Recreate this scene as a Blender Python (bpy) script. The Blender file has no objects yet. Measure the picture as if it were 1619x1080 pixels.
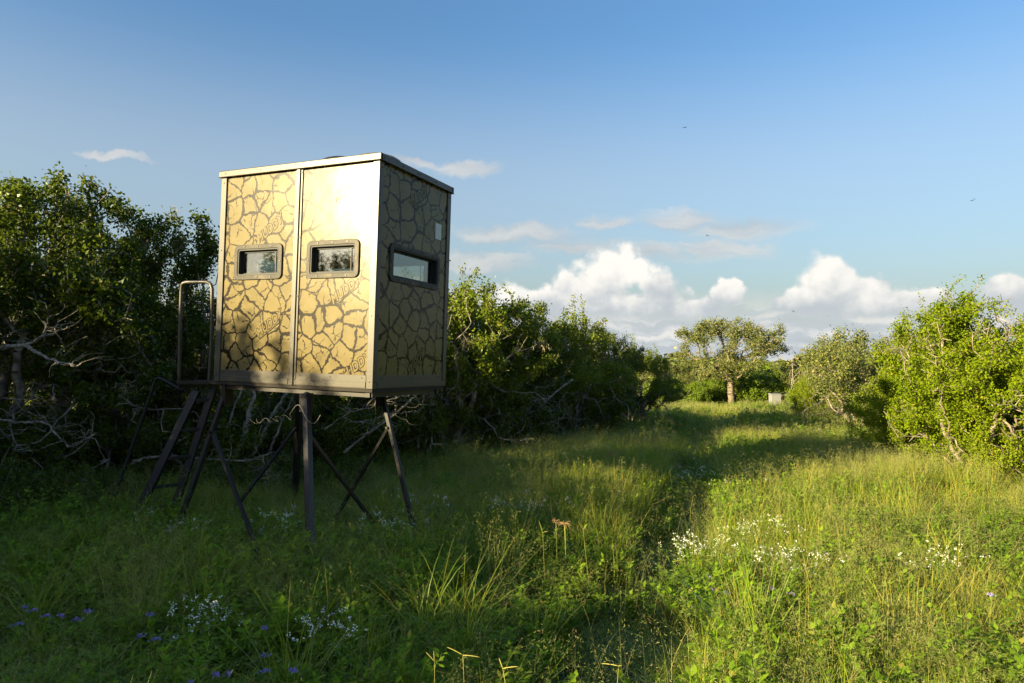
import bpy, bmesh, math, random
import numpy as np
from mathutils import Vector, Matrix

SC = bpy.context.scene
COL = SC.collection
R = math.radians

# ------------------------------------------------------------------ camera
F_PX, PITCH, ROLL, CAM_H = 1079.33, 0.0257, R(0.5), 1.785
cam_data = bpy.data.cameras.new('camera')
cam_data.sensor_width = 36.0
cam_data.lens = 36.0 * F_PX / 1619.0
cam_data.clip_start = 0.05
cam_data.clip_end = 8000
cam = bpy.data.objects.new('camera', cam_data)
COL.objects.link(cam)
_cp, _sp, _c, _s = math.cos(PITCH), math.sin(PITCH), math.cos(ROLL), math.sin(ROLL)
_X, _U, _Fw = Vector((1, 0, 0)), Vector((0, -_sp, _cp)), Vector((0, _cp, _sp))
_right, _up = _X * _c + _U * _s, _U * _c - _X * _s
cam.matrix_world = Matrix(((_right.x, _up.x, -_Fw.x, 0), (_right.y, _up.y, -_Fw.y, 0),
                           (_right.z, _up.z, -_Fw.z, CAM_H), (0, 0, 0, 1)))
SC.camera = cam
CAMP = np.array([0, 0, CAM_H])


def ray(u, v):
    d = _right * ((u - 809.5) / F_PX) + _up * ((540 - v) / F_PX) + _Fw
    return np.array(d)


def at(u, v, y):
    """world point on the line of sight of a photo pixel, y metres ahead"""
    r = ray(u, v)
    return CAMP + r * (y / r[1])


# ------------------------------------------------------------------ sun, sky, exposure
SUN_DIR = Vector((-0.832, -0.555, 0.0)).normalized()
SUN_EL = R(13.8)
SUN_DIR = Vector((SUN_DIR.x * math.cos(SUN_EL), SUN_DIR.y * math.cos(SUN_EL), math.sin(SUN_EL)))
sun_data = bpy.data.lights.new('sun', 'SUN')
sun_data.energy = 5.0
sun_data.angle = R(0.53)
sun_data.color = (1.0, 0.83, 0.47)
sun = bpy.data.objects.new('sun', sun_data)
COL.objects.link(sun)
sun.rotation_euler = SUN_DIR.to_track_quat('Z', 'Y').to_euler()
sun.location = (-20, -12, 12)

SKY_STRENGTH = 0.067
CLOUD_GAIN = 0.25
SC.view_settings.view_transform = 'Standard'
SC.view_settings.look = 'None'
SC.view_settings.exposure = 1.92
SC.view_settings.gamma = 1.0
SC.view_settings.use_curve_mapping = False
SC.cycles.use_denoising = True
SC.cycles.max_bounces = 7
SC.cycles.diffuse_bounces = 4
SC.cycles.adaptive_threshold = 0.012
SC.cycles.transparent_max_bounces = 12
SC.cycles.sample_clamp_indirect = 6.0


class NT:
    """tiny helper for building shader graphs"""

    def __init__(self, tree):
        self.t = tree
        self.n = tree.nodes
        self.l = tree.links

    def node(self, typ, **kw):
        n = self.n.new(typ)
        for k, v in kw.items():
            setattr(n, k, v)
        return n

    def put(self, sock, v):
        if isinstance(v, (int, float)):
            sock.default_value = v
        elif isinstance(v, (tuple, list)):
            sock.default_value = v if len(v) == len(sock.default_value) else tuple(v) + (1.0,)
        else:
            self.l.new(v, sock)

    def m(self, op, a, b=0.0, c=None, clamp=False):
        n = self.node('ShaderNodeMath', operation=op, use_clamp=clamp)
        self.put(n.inputs[0], a)
        self.put(n.inputs[1], b)
        if c is not None:
            self.put(n.inputs[2], c)
        return n.outputs[0]

    def v(self, op, a, b=(0, 0, 0)):
        n = self.node('ShaderNodeVectorMath', operation=op)
        self.put(n.inputs[0], a)
        if op == 'SCALE':
            self.put(n.inputs[3], b)
        else:
            self.put(n.inputs[1], b)
        return n.outputs['Value'] if op in ('LENGTH', 'DISTANCE', 'DOT_PRODUCT') else n.outputs[0]

    def step(self, x, lo, hi, a=0.0, b=1.0):
        n = self.node('ShaderNodeMapRange', interpolation_type='SMOOTHSTEP')
        self.put(n.inputs[0], x)
        for i, val in enumerate((lo, hi, a, b)):
            self.put(n.inputs[i + 1], val)
        return n.outputs[0]

    def noise(self, vec, scale, detail=4, rough=0.55, dim='3D', dist=0.0):
        n = self.node('ShaderNodeTexNoise', noise_dimensions=dim)
        if vec is not None:
            self.put(n.inputs['Vector'], vec)
        n.inputs['Scale'].default_value = scale
        n.inputs['Detail'].default_value = detail
        n.inputs['Roughness'].default_value = rough
        n.inputs['Distortion'].default_value = dist
        return n.outputs['Fac'], n.outputs['Color']

    def mix(self, f, a, b, blend='MIX'):
        n = self.node('ShaderNodeMix', data_type='RGBA', blend_type=blend)
        self.put(n.inputs[0], f)
        self.put(n.inputs[6], a)
        self.put(n.inputs[7], b)
        return n.outputs[2]

    def comb(self, x, y, z):
        n = self.node('ShaderNodeCombineXYZ')
        for i, q in enumerate((x, y, z)):
            self.put(n.inputs[i], q)
        return n.outputs[0]


def build_world():
    w = bpy.data.worlds.new('World')
    SC.world = w
    w.use_nodes = True
    t = NT(w.node_tree)
    for n in list(t.n):
        t.n.remove(n)
    sky = t.node('ShaderNodeTexSky', sky_type='NISHITA')
    sky.sun_disc = False
    sky.sun_elevation = SUN_EL
    sky.sun_rotation = math.atan2(SUN_DIR.x, SUN_DIR.y)
    sky.altitude = 100
    sky.air_density = 1.5
    sky.dust_density = 3.0
    sky.ozone_density = 6.0
    bg = t.node('ShaderNodeBackground')
    t.put(bg.inputs[0], sky.outputs[0])
    bg.inputs[1].default_value = SKY_STRENGTH
    # clouds: a field over azimuth (u) and elevation (v)
    tc = t.node('ShaderNodeTexCoord').outputs['Generated']
    sep = t.node('ShaderNodeSeparateXYZ')
    t.put(sep.inputs[0], tc)
    u = t.m('ARCTAN2', sep.outputs[0], sep.outputs[1])
    v = t.m('ARCSINE', sep.outputs[2])
    p = t.comb(u, v, 0.0)
    # billowing distortion
    _, nc1 = t.noise(tc, 14, 5, 0.6)
    off = t.v('SCALE', t.v('SUBTRACT', nc1, (0.5, 0.5, 0.5)), 0.055)
    pd = t.v('ADD', p, off)
    pd = t.v('MULTIPLY', pd, (1, 1, 0))
    f1, _ = t.noise(tc, 30, 7, 0.62)

    def puv(px, py):
        d = Vector(ray(px, py)).normalized()
        return math.atan2(d.x, d.y), math.asin(d.z)

    blobs = [(965, 446, 66, 60), (915, 462, 62, 44), (1050, 468, 62, 50), (1010, 484, 140, 28), (850, 478, 72, 36),
             (1105, 486, 60, 30), (1150, 458, 26, 26), (790, 470, 44, 34), (735, 480, 60, 36),
             (1318, 446, 56, 52), (1370, 462, 60, 36), (1290, 480, 95, 28), (1400, 482, 60, 24), (1470, 478, 60, 22),
             (1605, 466, 46, 34), (1690, 470, 80, 44), (640, 470, 70, 40), (200, 500, 120, 40), (30, 480, 90, 50)]
    field = None
    for px, py, rx, ry in blobs:
        cu, cv = puv(px, py)
        d = t.v('SUBTRACT', pd, (cu, cv, 0))
        d = t.v('MULTIPLY', d, (F_PX / (rx * .93), F_PX / (ry * .93), 0))
        e = t.m('SUBTRACT', 1.0, t.v('LENGTH', d))
        field = e if field is None else t.m('SMOOTH_MAX', field, e, 0.12)
    # the same kind of cumulus all round the horizon, low
    g1, _ = t.noise(t.comb(t.m('MULTIPLY', u, 1.0), t.m('MULTIPLY', v, 1.6), 3.7), 5.5, 3, 0.5)
    band = t.m('SUBTRACT', 1.0, t.m('ABSOLUTE', t.m('DIVIDE', t.m('SUBTRACT', v, 0.085), 0.10)))
    inview = t.step(t.m('ABSOLUTE', u), 0.62, 0.80)
    ring = t.m('SUBTRACT', t.m('ADD', t.m('MULTIPLY', g1, 2.2), t.m('MULTIPLY', band, 0.6)), 1.62)
    ring = t.m('SUBTRACT', ring, t.m('MULTIPLY', t.m('SUBTRACT', 1.0, inview), 2.0))
    field = t.m('MAXIMUM', field, ring)
    def billow(vec, sc):
        n = t.node('ShaderNodeTexVoronoi', feature='F1')
        t.put(n.inputs['Vector'], vec)
        n.inputs['Scale'].default_value = sc
        return t.m('SUBTRACT', 0.75, n.outputs['Distance'])
    wob = t.v('ADD', tc, t.v('SCALE', t.v('SUBTRACT', nc1, (0.5, 0.5, 0.5)), 0.02))
    b1, b2 = billow(wob, 20.0), billow(wob, 46.0)
    wob2 = t.v('ADD', wob, (-0.009, 0.0, 0.012))
    b1s = billow(wob2, 20.0)
    rough = t.m('ADD', t.m('MULTIPLY', t.m('SUBTRACT', f1, 0.5), 0.55), t.m('ADD', t.m('MULTIPLY', t.m('SUBTRACT', b1, 0.3), 0.55), t.m('MULTIPLY', t.m('SUBTRACT', b2, 0.3), 0.30)))
    dens = t.m('ADD', field, rough)
    alpha = t.step(dens, -0.02, 0.32)
    nb, _ = t.noise(t.comb(t.m('MULTIPLY', u, 3.0), 0.0, 1.3), 4, 2, 0.5)
    vbase = t.m('ADD', 0.052, t.m('MULTIPLY', nb, 0.016))
    base_cut = t.step(t.m('SUBTRACT', v, vbase), -0.014, 0.012)
    alpha = t.m('MULTIPLY', alpha, base_cut)
    # relief: difference of the same noise a little towards the light (up and left)
    tc2 = t.v('ADD', tc, (-0.010, 0.0, 0.013))
    f2, _ = t.noise(tc2, 30, 7, 0.62)
    g_a, _ = t.noise(tc, 13, 3, 0.5)
    g_b, _ = t.noise(t.v('ADD', tc, (-0.022, 0.0, 0.03)), 13, 3, 0.5)
    relief = t.m('ADD', t.m('MULTIPLY', t.m('SUBTRACT', f1, f2), 1.15), t.m('MULTIPLY', t.m('SUBTRACT', g_a, g_b), 1.6))
    relief = t.m('ADD', t.m('MULTIPLY', relief, 0.55), t.m('MULTIPLY', t.m('SUBTRACT', b1, b1s), 0.55))
    hgt = t.m('DIVIDE', t.m('SUBTRACT', v, vbase), 0.075)
    lit = t.m('ADD', t.m('ADD', t.m('MULTIPLY', hgt, 0.85), 0.04), relief)
    lit = t.step(lit, 0.0, 0.85)
    ccol = t.mix(lit, (0.58, 0.63, 0.67, 1), (1.10, 1.065, 0.99, 1))
    # thin grey streaks
    sv = t.v('MULTIPLY', pd, (5.0, 26.0, 1.0))
    s1, _ = t.noise(sv, 1.0, 5, 0.55)
    streaks = [(820, 372, 150, 24), (900, 390, 110, 18), (1080, 352, 90, 24), (1160, 362, 120, 22), (1130, 395, 100, 20),
               (1000, 405, 130, 20), (760, 415, 110, 24), (650, 252, 50, 9), (185, 246, 50, 7), (735, 262, 70, 14),
               (960, 350, 60, 12)]
    sf = None
    for px, py, rx, ry in streaks:
        cu, cv = puv(px, py)
        d = t.v('MULTIPLY', t.v('SUBTRACT', pd, (cu, cv, 0)), (F_PX / rx, F_PX / ry, 0))
        e = t.m('SUBTRACT', 1.0, t.v('LENGTH', d))
        sf = e if sf is None else t.m('MAXIMUM', sf, e)
    sa = t.step(t.m('ADD', sf, t.m('MULTIPLY', t.m('SUBTRACT', s1, 0.5), 1.8)), 0.0, 0.8, 0.0, 0.72)
    scol = t.mix(t.step(s1, 0.35, 0.7), (0.50, 0.53, 0.56, 1), (0.86, 0.83, 0.78, 1))
    # pale low bank just above the horizon, all round
    h1, _ = t.noise(t.v('MULTIPLY', pd, (6.0, 30.0, 1.0)), 1.6, 5, 0.55)
    low = t.m('MULTIPLY', t.step(v, 0.11, 0.04), t.step(h1, 0.25, 0.6, 0.62, 0.95))
    lcol = t.mix(t.step(h1, 0.45, 0.66), (0.62, 0.68, 0.73, 1), (0.92, 0.90, 0.86, 1))
    # thin high veil of humid haze, the same in every direction
    veil = t.step(v, 0.46, 0.23, 0.0, 0.33)
    low = t.m('SUBTRACT', 1.0, t.m('MULTIPLY', t.m('SUBTRACT', 1.0, low), t.m('SUBTRACT', 1.0, veil)))
    lcol = t.mix(t.step(v, 0.03, 0.12), lcol, (0.76, 0.78, 0.79, 1))
    allc = t.mix(alpha, t.mix(t.m('DIVIDE', sa, t.m('ADD', t.m('ADD', sa, low), 0.001)), lcol, scol), ccol)
    inv = t.m('MULTIPLY', t.m('SUBTRACT', 1.0, alpha), t.m('MULTIPLY', t.m('SUBTRACT', 1.0, sa), t.m('SUBTRACT', 1.0, low)))
    a_all = t.m('SUBTRACT', 1.0, inv)
    cb = t.node('ShaderNodeBackground')
    t.put(cb.inputs[0], allc)
    cb.inputs[1].default_value = CLOUD_GAIN
    mx = t.node('ShaderNodeMixShader')
    t.put(mx.inputs[0], a_all)
    t.put(mx.inputs[1], bg.outputs[0])
    t.put(mx.inputs[2], cb.outputs[0])
    out = t.node('ShaderNodeOutputWorld')
    t.put(out.inputs[0], mx.outputs[0])
    w.cycles.sampling_method = 'MANUAL'
    w.cycles.sample_map_resolution = 512


build_world()

# ------------------------------------------------------------------ materials


def new_mat(name):
    m = bpy.data.materials.new(name)
    m.use_nodes = True
    t = NT(m.node_tree)
    for n in list(t.n):
        t.n.remove(n)
    out = t.node('ShaderNodeOutputMaterial')
    return m, t, out


def principled(t, out, col, rough=0.6, spec=0.5, metal=0.0, normal=None):
    b = t.node('ShaderNodeBsdfPrincipled')
    t.put(b.inputs['Base Color'], col)
    t.put(b.inputs['Roughness'], rough)
    b.inputs['Specular IOR Level'].default_value = spec
    b.inputs['Metallic'].default_value = metal
    if normal is not None:
        t.put(b.inputs['Normal'], normal)
    t.put(out.inputs[0], b.outputs[0])
    return b


def bump(t, h, strength, dist):
    n = t.node('ShaderNodeBump')
    n.inputs['Strength'].default_value = strength
    n.inputs['Distance'].default_value = dist
    t.put(n.inputs['Height'], h)
    return n.outputs[0]


def leaf_mat(name, c_lo, c_hi, c_odd=None, odd=0.08, trans=0.45, gloss=0.12, rough=0.6, trans_tint=(1.0, 1.0, 0.55), per_plant=True):
    """leaf/blade: diffuse + light coming through + a little sheen; colour varies leaf by leaf and plant by plant"""
    m, t, out = new_mat(name)
    geo = t.node('ShaderNodeNewGeometry')
    oi = t.node('ShaderNodeObjectInfo')
    r = geo.outputs['Random Per Island']
    pn, _ = t.noise(geo.outputs['Position'], 0.55, 3, 0.6)
    k = t.m('ADD', t.m('ADD', t.m('MULTIPLY', r, 0.45), t.m('MULTIPLY', oi.outputs['Random'], 0.35 if per_plant else 0.0)),
            t.m('MULTIPLY', t.m('SUBTRACT', pn, 0.4), 0.8), clamp=True)
    col = t.mix(k, c_lo, c_hi)
    if c_odd:
        sel = t.m('LESS_THAN', t.m('FRACT', t.m('MULTIPLY', r, 37.7)), odd)
        col = t.mix(sel, col, c_odd)
    d = t.node('ShaderNodeBsdfDiffuse')
    t.put(d.inputs[0], col)
    tr = t.node('ShaderNodeBsdfTranslucent')
    t.put(tr.inputs[0], t.mix(1.0, col, trans_tint, 'MULTIPLY'))
    mx = t.node('ShaderNodeMixShader')
    mx.inputs[0].default_value = trans
    t.put(mx.inputs[1], d.outputs[0])
    t.put(mx.inputs[2], tr.outputs[0])
    g = t.node('ShaderNodeBsdfGlossy')
    g.inputs[0].default_value = (0.9, 0.95, 0.9, 1)
    g.inputs[1].default_value = rough
    fr = t.node('ShaderNodeFresnel')
    fr.inputs[0].default_value = 1.4
    mx2 = t.node('ShaderNodeMixShader')
    t.put(mx2.inputs[0], t.m('MULTIPLY', fr.outputs[0], gloss * 1.2, clamp=True))
    t.put(mx2.inputs[1], mx.outputs[0])
    t.put(mx2.inputs[2], g.outputs[0])
    t.put(out.inputs[0], mx2.outputs[0])
    return m


def bark_mat(name, dark, light, scale=9.0):
    m, t, out = new_mat(name)
    tc = t.node('ShaderNodeTexCoord').outputs['Object']
    f, _ = t.noise(tc, scale, 6, 0.65)
    f2, _ = t.noise(tc, scale * 4, 4, 0.6)
    col = t.mix(t.step(f, 0.38, 0.62), dark, light)
    col = t.mix(t.step(f2, 0.4, 0.7, 0.0, 0.5), col, dark)
    principled(t, out, col, 0.9, 0.2, normal=bump(t, f2, 0.6, 0.02))
    return m


def paint_mat(name, col, rough, spec=0.5, metal=0.0, wear=0.25, dust=(0.30, 0.25, 0.17), wscale=6.0):
    m, t, out = new_mat(name)
    tc = t.node('ShaderNodeTexCoord').outputs['Object']
    f, _ = t.noise(tc, wscale, 6, 0.65)
    g, _ = t.noise(tc, wscale * 9, 3, 0.6)
    c = t.mix(t.step(f, 0.45, 0.75, 0.0, wear), col, dust)
    c = t.mix(t.step(g, 0.55, 0.75, 0.0, wear * 0.6), c, dust)
    principled(t, out, c, t.m('ADD', t.m('MULTIPLY', f, 0.2), rough - 0.1), spec, metal, bump(t, g, 0.08, 0.004))
    return m


def plain_mat(name, col, rough=0.6, spec=0.4, metal=0.0):
    m, t, out = new_mat(name)
    tc = t.node('ShaderNodeTexCoord').outputs['Object']
    f, _ = t.noise(tc, 25, 4, 0.6)
    c = t.mix(t.m('MULTIPLY', f, 0.35), col, tuple(x * 0.6 for x in col))
    principled(t, out, c, rough, spec, metal)
    return m


def glass_mat(name):
    m, t, out = new_mat(name)
    tr = t.node('ShaderNodeBsdfTransparent')
    tr.inputs[0].default_value = (0.72, 0.75, 0.72, 1)
    g = t.node('ShaderNodeBsdfGlossy')
    g.inputs[1].default_value = 0.03
    g.inputs[0].default_value = (0.95, 0.95, 0.95, 1)
    fr = t.node('ShaderNodeLayerWeight')
    fr.inputs[0].default_value = 0.5
    dust = t.node('ShaderNodeBsdfDiffuse')
    dust.inputs[0].default_value = (0.5, 0.46, 0.38, 1)
    tc = t.node('ShaderNodeTexCoord').outputs['Object']
    f, _ = t.noise(tc, 14, 5, 0.65)
    mx = t.node('ShaderNodeMixShader')
    t.put(mx.inputs[0], t.m('ADD', t.m('MULTIPLY', t.m('POWER', fr.outputs['Facing'], 4.0), 0.8), 0.11, clamp=True))
    t.put(mx.inputs[1], tr.outputs[0])
    t.put(mx.inputs[2], g.outputs[0])
    mx2 = t.node('ShaderNodeMixShader')
    t.put(mx2.inputs[0], t.step(f, 0.4, 0.8, 0.0, 0.02))
    t.put(mx2.inputs[1], mx.outputs[0])
    t.put(mx2.inputs[2], dust.outputs[0])
    t.put(out.inputs[0], mx2.outputs[0])
    return m


PANEL_COL = (0.136, 0.106, 0.044)
CRACK_COL = (0.012, 0.008, 0.005)


def panel_mat():
    """glossy printed sheet: dry-mud cracks in two sizes over khaki"""
    m, t, out = new_mat('printed_panel')
    uv = t.node('ShaderNodeUVMap').outputs[0]
    _, n1 = t.noise(uv, 9.0, 4, 0.6, '2D')
    _, n2 = t.noise(uv, 42.0, 3, 0.6, '2D')
    d1 = t.v('SCALE', t.v('SUBTRACT', n1, (0.5, 0.5, 0.5)), 0.075)
    d2 = t.v('SCALE', t.v('SUBTRACT', n2, (0.5, 0.5, 0.5)), 0.016)
    p = t.v('ADD', t.v('ADD', uv, d1), d2)

    def edge(scale, vec):
        n = t.node('ShaderNodeTexVoronoi', voronoi_dimensions='2D', feature='DISTANCE_TO_EDGE')
        t.put(n.inputs['Vector'], vec)
        n.inputs['Scale'].default_value = scale
        return n.outputs['Distance']
    w1, _ = t.noise(uv, 3.6, 2, 0.5, '2D')
    big = t.m('SUBTRACT', t.m('MULTIPLY', t.step(w1, 0.35, 0.75), 0.055), 0.0)
    big = t.m('ADD', big, 0.046)
    c1 = t.m('SUBTRACT', 1.0, t.step(t.m('DIVIDE', edge(5.8, p), big), 0.85, 1.05))
    w2, _ = t.noise(uv, 5.5, 3, 0.55, '2D')
    p2 = t.v('ADD', p, (7.3, 2.1, 0))
    small = t.m('MULTIPLY', t.step(w2, 0.47, 0.66), 0.048)
    c2 = t.m('SUBTRACT', 1.0, t.step(t.m('DIVIDE', edge(8.5, p2), t.m('ADD', small, 0.0005)), 0.6, 1.1))
    w3, _ = t.noise(uv, 6.5, 3, 0.55, '2D', 0.6)
    hair = t.m('MULTIPLY', t.step(w3, 0.56, 0.7), 0.026)
    c3 = t.m('SUBTRACT', 1.0, t.step(t.m('DIVIDE', edge(17.0, t.v('ADD', p, (3.3, 9.1, 0))), t.m('ADD', hair, 0.0005)), 0.5, 1.1))
    crack = t.m('MAXIMUM', t.m('MAXIMUM', c1, c2), t.m('MULTIPLY', c3, 0.75))
    sp, _ = t.noise(uv, 160, 3, 0.7, '2D')
    mud, _ = t.noise(uv, 5, 4, 0.6, '2D')
    basec = t.mix(t.step(mud, 0.3, 0.7), tuple(c * 0.9 for c in PANEL_COL), tuple(c * 1.06 for c in PANEL_COL))
    basec = t.mix(t.step(sp, 0.62, 0.75, 0.0, 0.45), basec, (0.2, 0.15, 0.08))
    col = t.mix(crack, basec, CRACK_COL)
    dirt, _ = t.noise(uv, 2.2, 5, 0.65, '2D')
    rough = t.m('ADD', 0.225, t.m('MULTIPLY', dirt, 0.04))
    b = principled(t, out, col, rough, 0.14)
    wv, _ = t.noise(uv, 3.0, 2, 0.5, '2D')
    t.put(b.inputs['Normal'], bump(t, wv, 0.10, 0.02))
    return m


M = {}
M['panel'] = panel_mat()
M['trim'] = paint_mat('trim_metal', (0.066, 0.057, 0.045), 0.35, 0.26, 0.0, 0.45, (0.040, 0.033, 0.025))
M['wframe'] = paint_mat('window_plastic', (0.038, 0.034, 0.029), 0.45, 0.12, 0.0, 0.3)
M['rubber'] = plain_mat('black_rubber', (0.012, 0.012, 0.012), 0.6)
M['steel'] = paint_mat('brown_steel', (0.020, 0.016, 0.016), 0.42, 0.3, 0.0, 0.25, (0.05, 0.036, 0.026))
M['black'] = paint_mat('black_steel', (0.008, 0.008, 0.008), 0.5, 0.25, 0.0, 0.10, (0.03, 0.025, 0.02))
M['screw'] = plain_mat('dark_screw', (0.03, 0.026, 0.02), 0.4, 0.5, 0.6)
M['glass'] = glass_mat('window_glass')
M['inside'] = plain_mat('dark_lining', (0.035, 0.03, 0.026), 0.9, 0.2)
M['letter'] = plain_mat('letter_print', CRACK_COL, 0.245, 0.14)
M['letter_lo'] = plain_mat('letter_fill', tuple(c * 1.05 for c in PANEL_COL), 0.245, 0.14)
M['paper'] = plain_mat('sticker_paper', (0.55, 0.55, 0.53), 0.6)
M['bark'] = bark_mat('grey_bark', (0.09, 0.075, 0.058), (0.32, 0.28, 0.225))
M['palebark'] = bark_mat('pale_bark', (0.10, 0.08, 0.058), (0.31, 0.26, 0.20))
M['dead'] = bark_mat('dead_grey_wood', (0.10, 0.088, 0.072), (0.31, 0.28, 0.235))
M['lichen'] = bark_mat('lichened_wood', (0.11, 0.092, 0.072), (0.36, 0.32, 0.26), 16)
M['oakbark'] = bark_mat('brown_oak_bark', (0.09, 0.07, 0.05), (0.25, 0.20, 0.145))
M['moss'] = leaf_mat('ball_moss', (0.17, 0.15, 0.10), (0.33, 0.28, 0.19), trans=0.25, gloss=0.02)
M['leafL'] = leaf_mat('dark_oak_leaf', (0.042, 0.074, 0.007), (0.135, 0.170, 0.016), (0.20, 0.17, 0.04), 0.02, 0.48, 0.05)
M['leafM'] = leaf_mat('sun_brightened_oak_leaf', (0.085, 0.135, 0.010), (0.260, 0.310, 0.022), (0.24, 0.20, 0.06), 0.08, 0.46, 0.05)  # oak leaf colour raised to imitate sun on the row by the blind
M['leafR'] = leaf_mat('yellow_green_leaf', (0.100, 0.175, 0.005), (0.255, 0.300, 0.010), (0.30, 0.27, 0.03), 0.04, 0.45, 0.03)
M['leafO'] = leaf_mat('olive_oak_leaf', (0.090, 0.120, 0.022), (0.185, 0.200, 0.042), (0.30, 0.25, 0.10), 0.10, 0.35, 0.10)
M['leafS'] = leaf_mat('bright_shrub_leaf', (0.105, 0.180, 0.010), (0.22, 0.290, 0.016), None, 0, 0.45, 0.08)
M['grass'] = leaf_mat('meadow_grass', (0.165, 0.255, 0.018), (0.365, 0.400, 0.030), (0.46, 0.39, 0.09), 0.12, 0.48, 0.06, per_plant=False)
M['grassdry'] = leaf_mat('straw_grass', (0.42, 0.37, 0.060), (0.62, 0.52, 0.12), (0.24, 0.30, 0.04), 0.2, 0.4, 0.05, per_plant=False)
M['grassfine'] = leaf_mat('fine_seed_grass', (0.19, 0.235, 0.062), (0.36, 0.355, 0.11), (0.36, 0.27, 0.15), 0.15, 0.4, 0.05, per_plant=False)
M['forb'] = leaf_mat('weed_leaf', (0.12, 0.225, 0.014), (0.27, 0.370, 0.022), (0.26, 0.25, 0.04), 0.05, 0.42, 0.10, per_plant=False)
M['white'] = plain_mat('white_petal', (0.78, 0.78, 0.72), 0.8, 0.1)
M['purple'] = plain_mat('purple_petal', (0.24, 0.20, 0.46), 0.8, 0.1)
M['rust'] = plain_mat('rusty_seed', (0.32, 0.20, 0.10), 0.9, 0.1)
M['straw'] = plain_mat('straw_stem', (0.34, 0.31, 0.075), 0.8, 0.1)
M['boxmetal'] = paint_mat('galvanised_sheet', (0.20, 0.205, 0.205), 0.55, 0.5, 0.1, 0.25)
M['insect'] = plain_mat('insect_body', (0.02, 0.018, 0.02), 0.4, 0.5)


def soil_mat():
    m, t, out = new_mat('meadow_soil')
    pos = t.node('ShaderNodeNewGeometry').outputs['Position']
    f, _ = t.noise(pos, 0.5, 5, 0.6)
    g, _ = t.noise(pos, 7.0, 5, 0.65)
    col = t.mix(t.step(f, 0.35, 0.65), (0.045, 0.060, 0.016), (0.085, 0.10, 0.026))
    col = t.mix(t.step(g, 0.5, 0.75, 0, 0.6), col, (0.10, 0.082, 0.045))
    principled(t, out, col, 1.0, 0.1, normal=bump(t, g, 0.9, 0.1))
    return m


M['soil'] = soil_mat()

# ------------------------------------------------------------------ mesh helpers


def tag(o, label=None, cat=None, group=None, kind=None):
    for k, val in (('label', label), ('category', cat), ('group', group), ('kind', kind)):
        if val:
            o[k] = val
    return o


def mesh_np(name, V, Fq, mat, smooth=False, uv=None):
    """mesh from numpy verts and an (n,4) or (n,3) face array"""
    V = np.asarray(V, dtype=np.float32)
    Fq = np.asarray(Fq, dtype=np.int32)
    n, k = Fq.shape
    me = bpy.data.meshes.new(name)
    me.vertices.add(len(V))
    me.vertices.foreach_set('co', V.ravel())
    me.loops.add(n * k)
    me.loops.foreach_set('vertex_index', Fq.ravel())
    me.polygons.add(n)
    me.polygons.foreach_set('loop_start', np.arange(0, n * k, k, dtype=np.int32))
    me.polygons.foreach_set('loop_total', np.full(n, k, dtype=np.int32))
    if smooth:
        me.polygons.foreach_set('use_smooth', np.ones(n, dtype=bool))
    me.update(calc_edges=True)
    me.validate()
    if mat:
        me.materials.append(mat)
    return me


def link(name, me, parent=None, loc=None):
    o = bpy.data.objects.new(name, me)
    COL.objects.link(o)
    if parent:
        o.parent = parent
    if loc is not None:
        o.location = loc
    return o


def empty(name, loc, rz=0.0, scale=None):
    o = bpy.data.objects.new(name, None)
    o.empty_display_size = 0.2
    COL.objects.link(o)
    o.location = loc
    o.rotation_euler = (0, 0, rz)
    if scale:
        o.scale = scale
    return o


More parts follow.
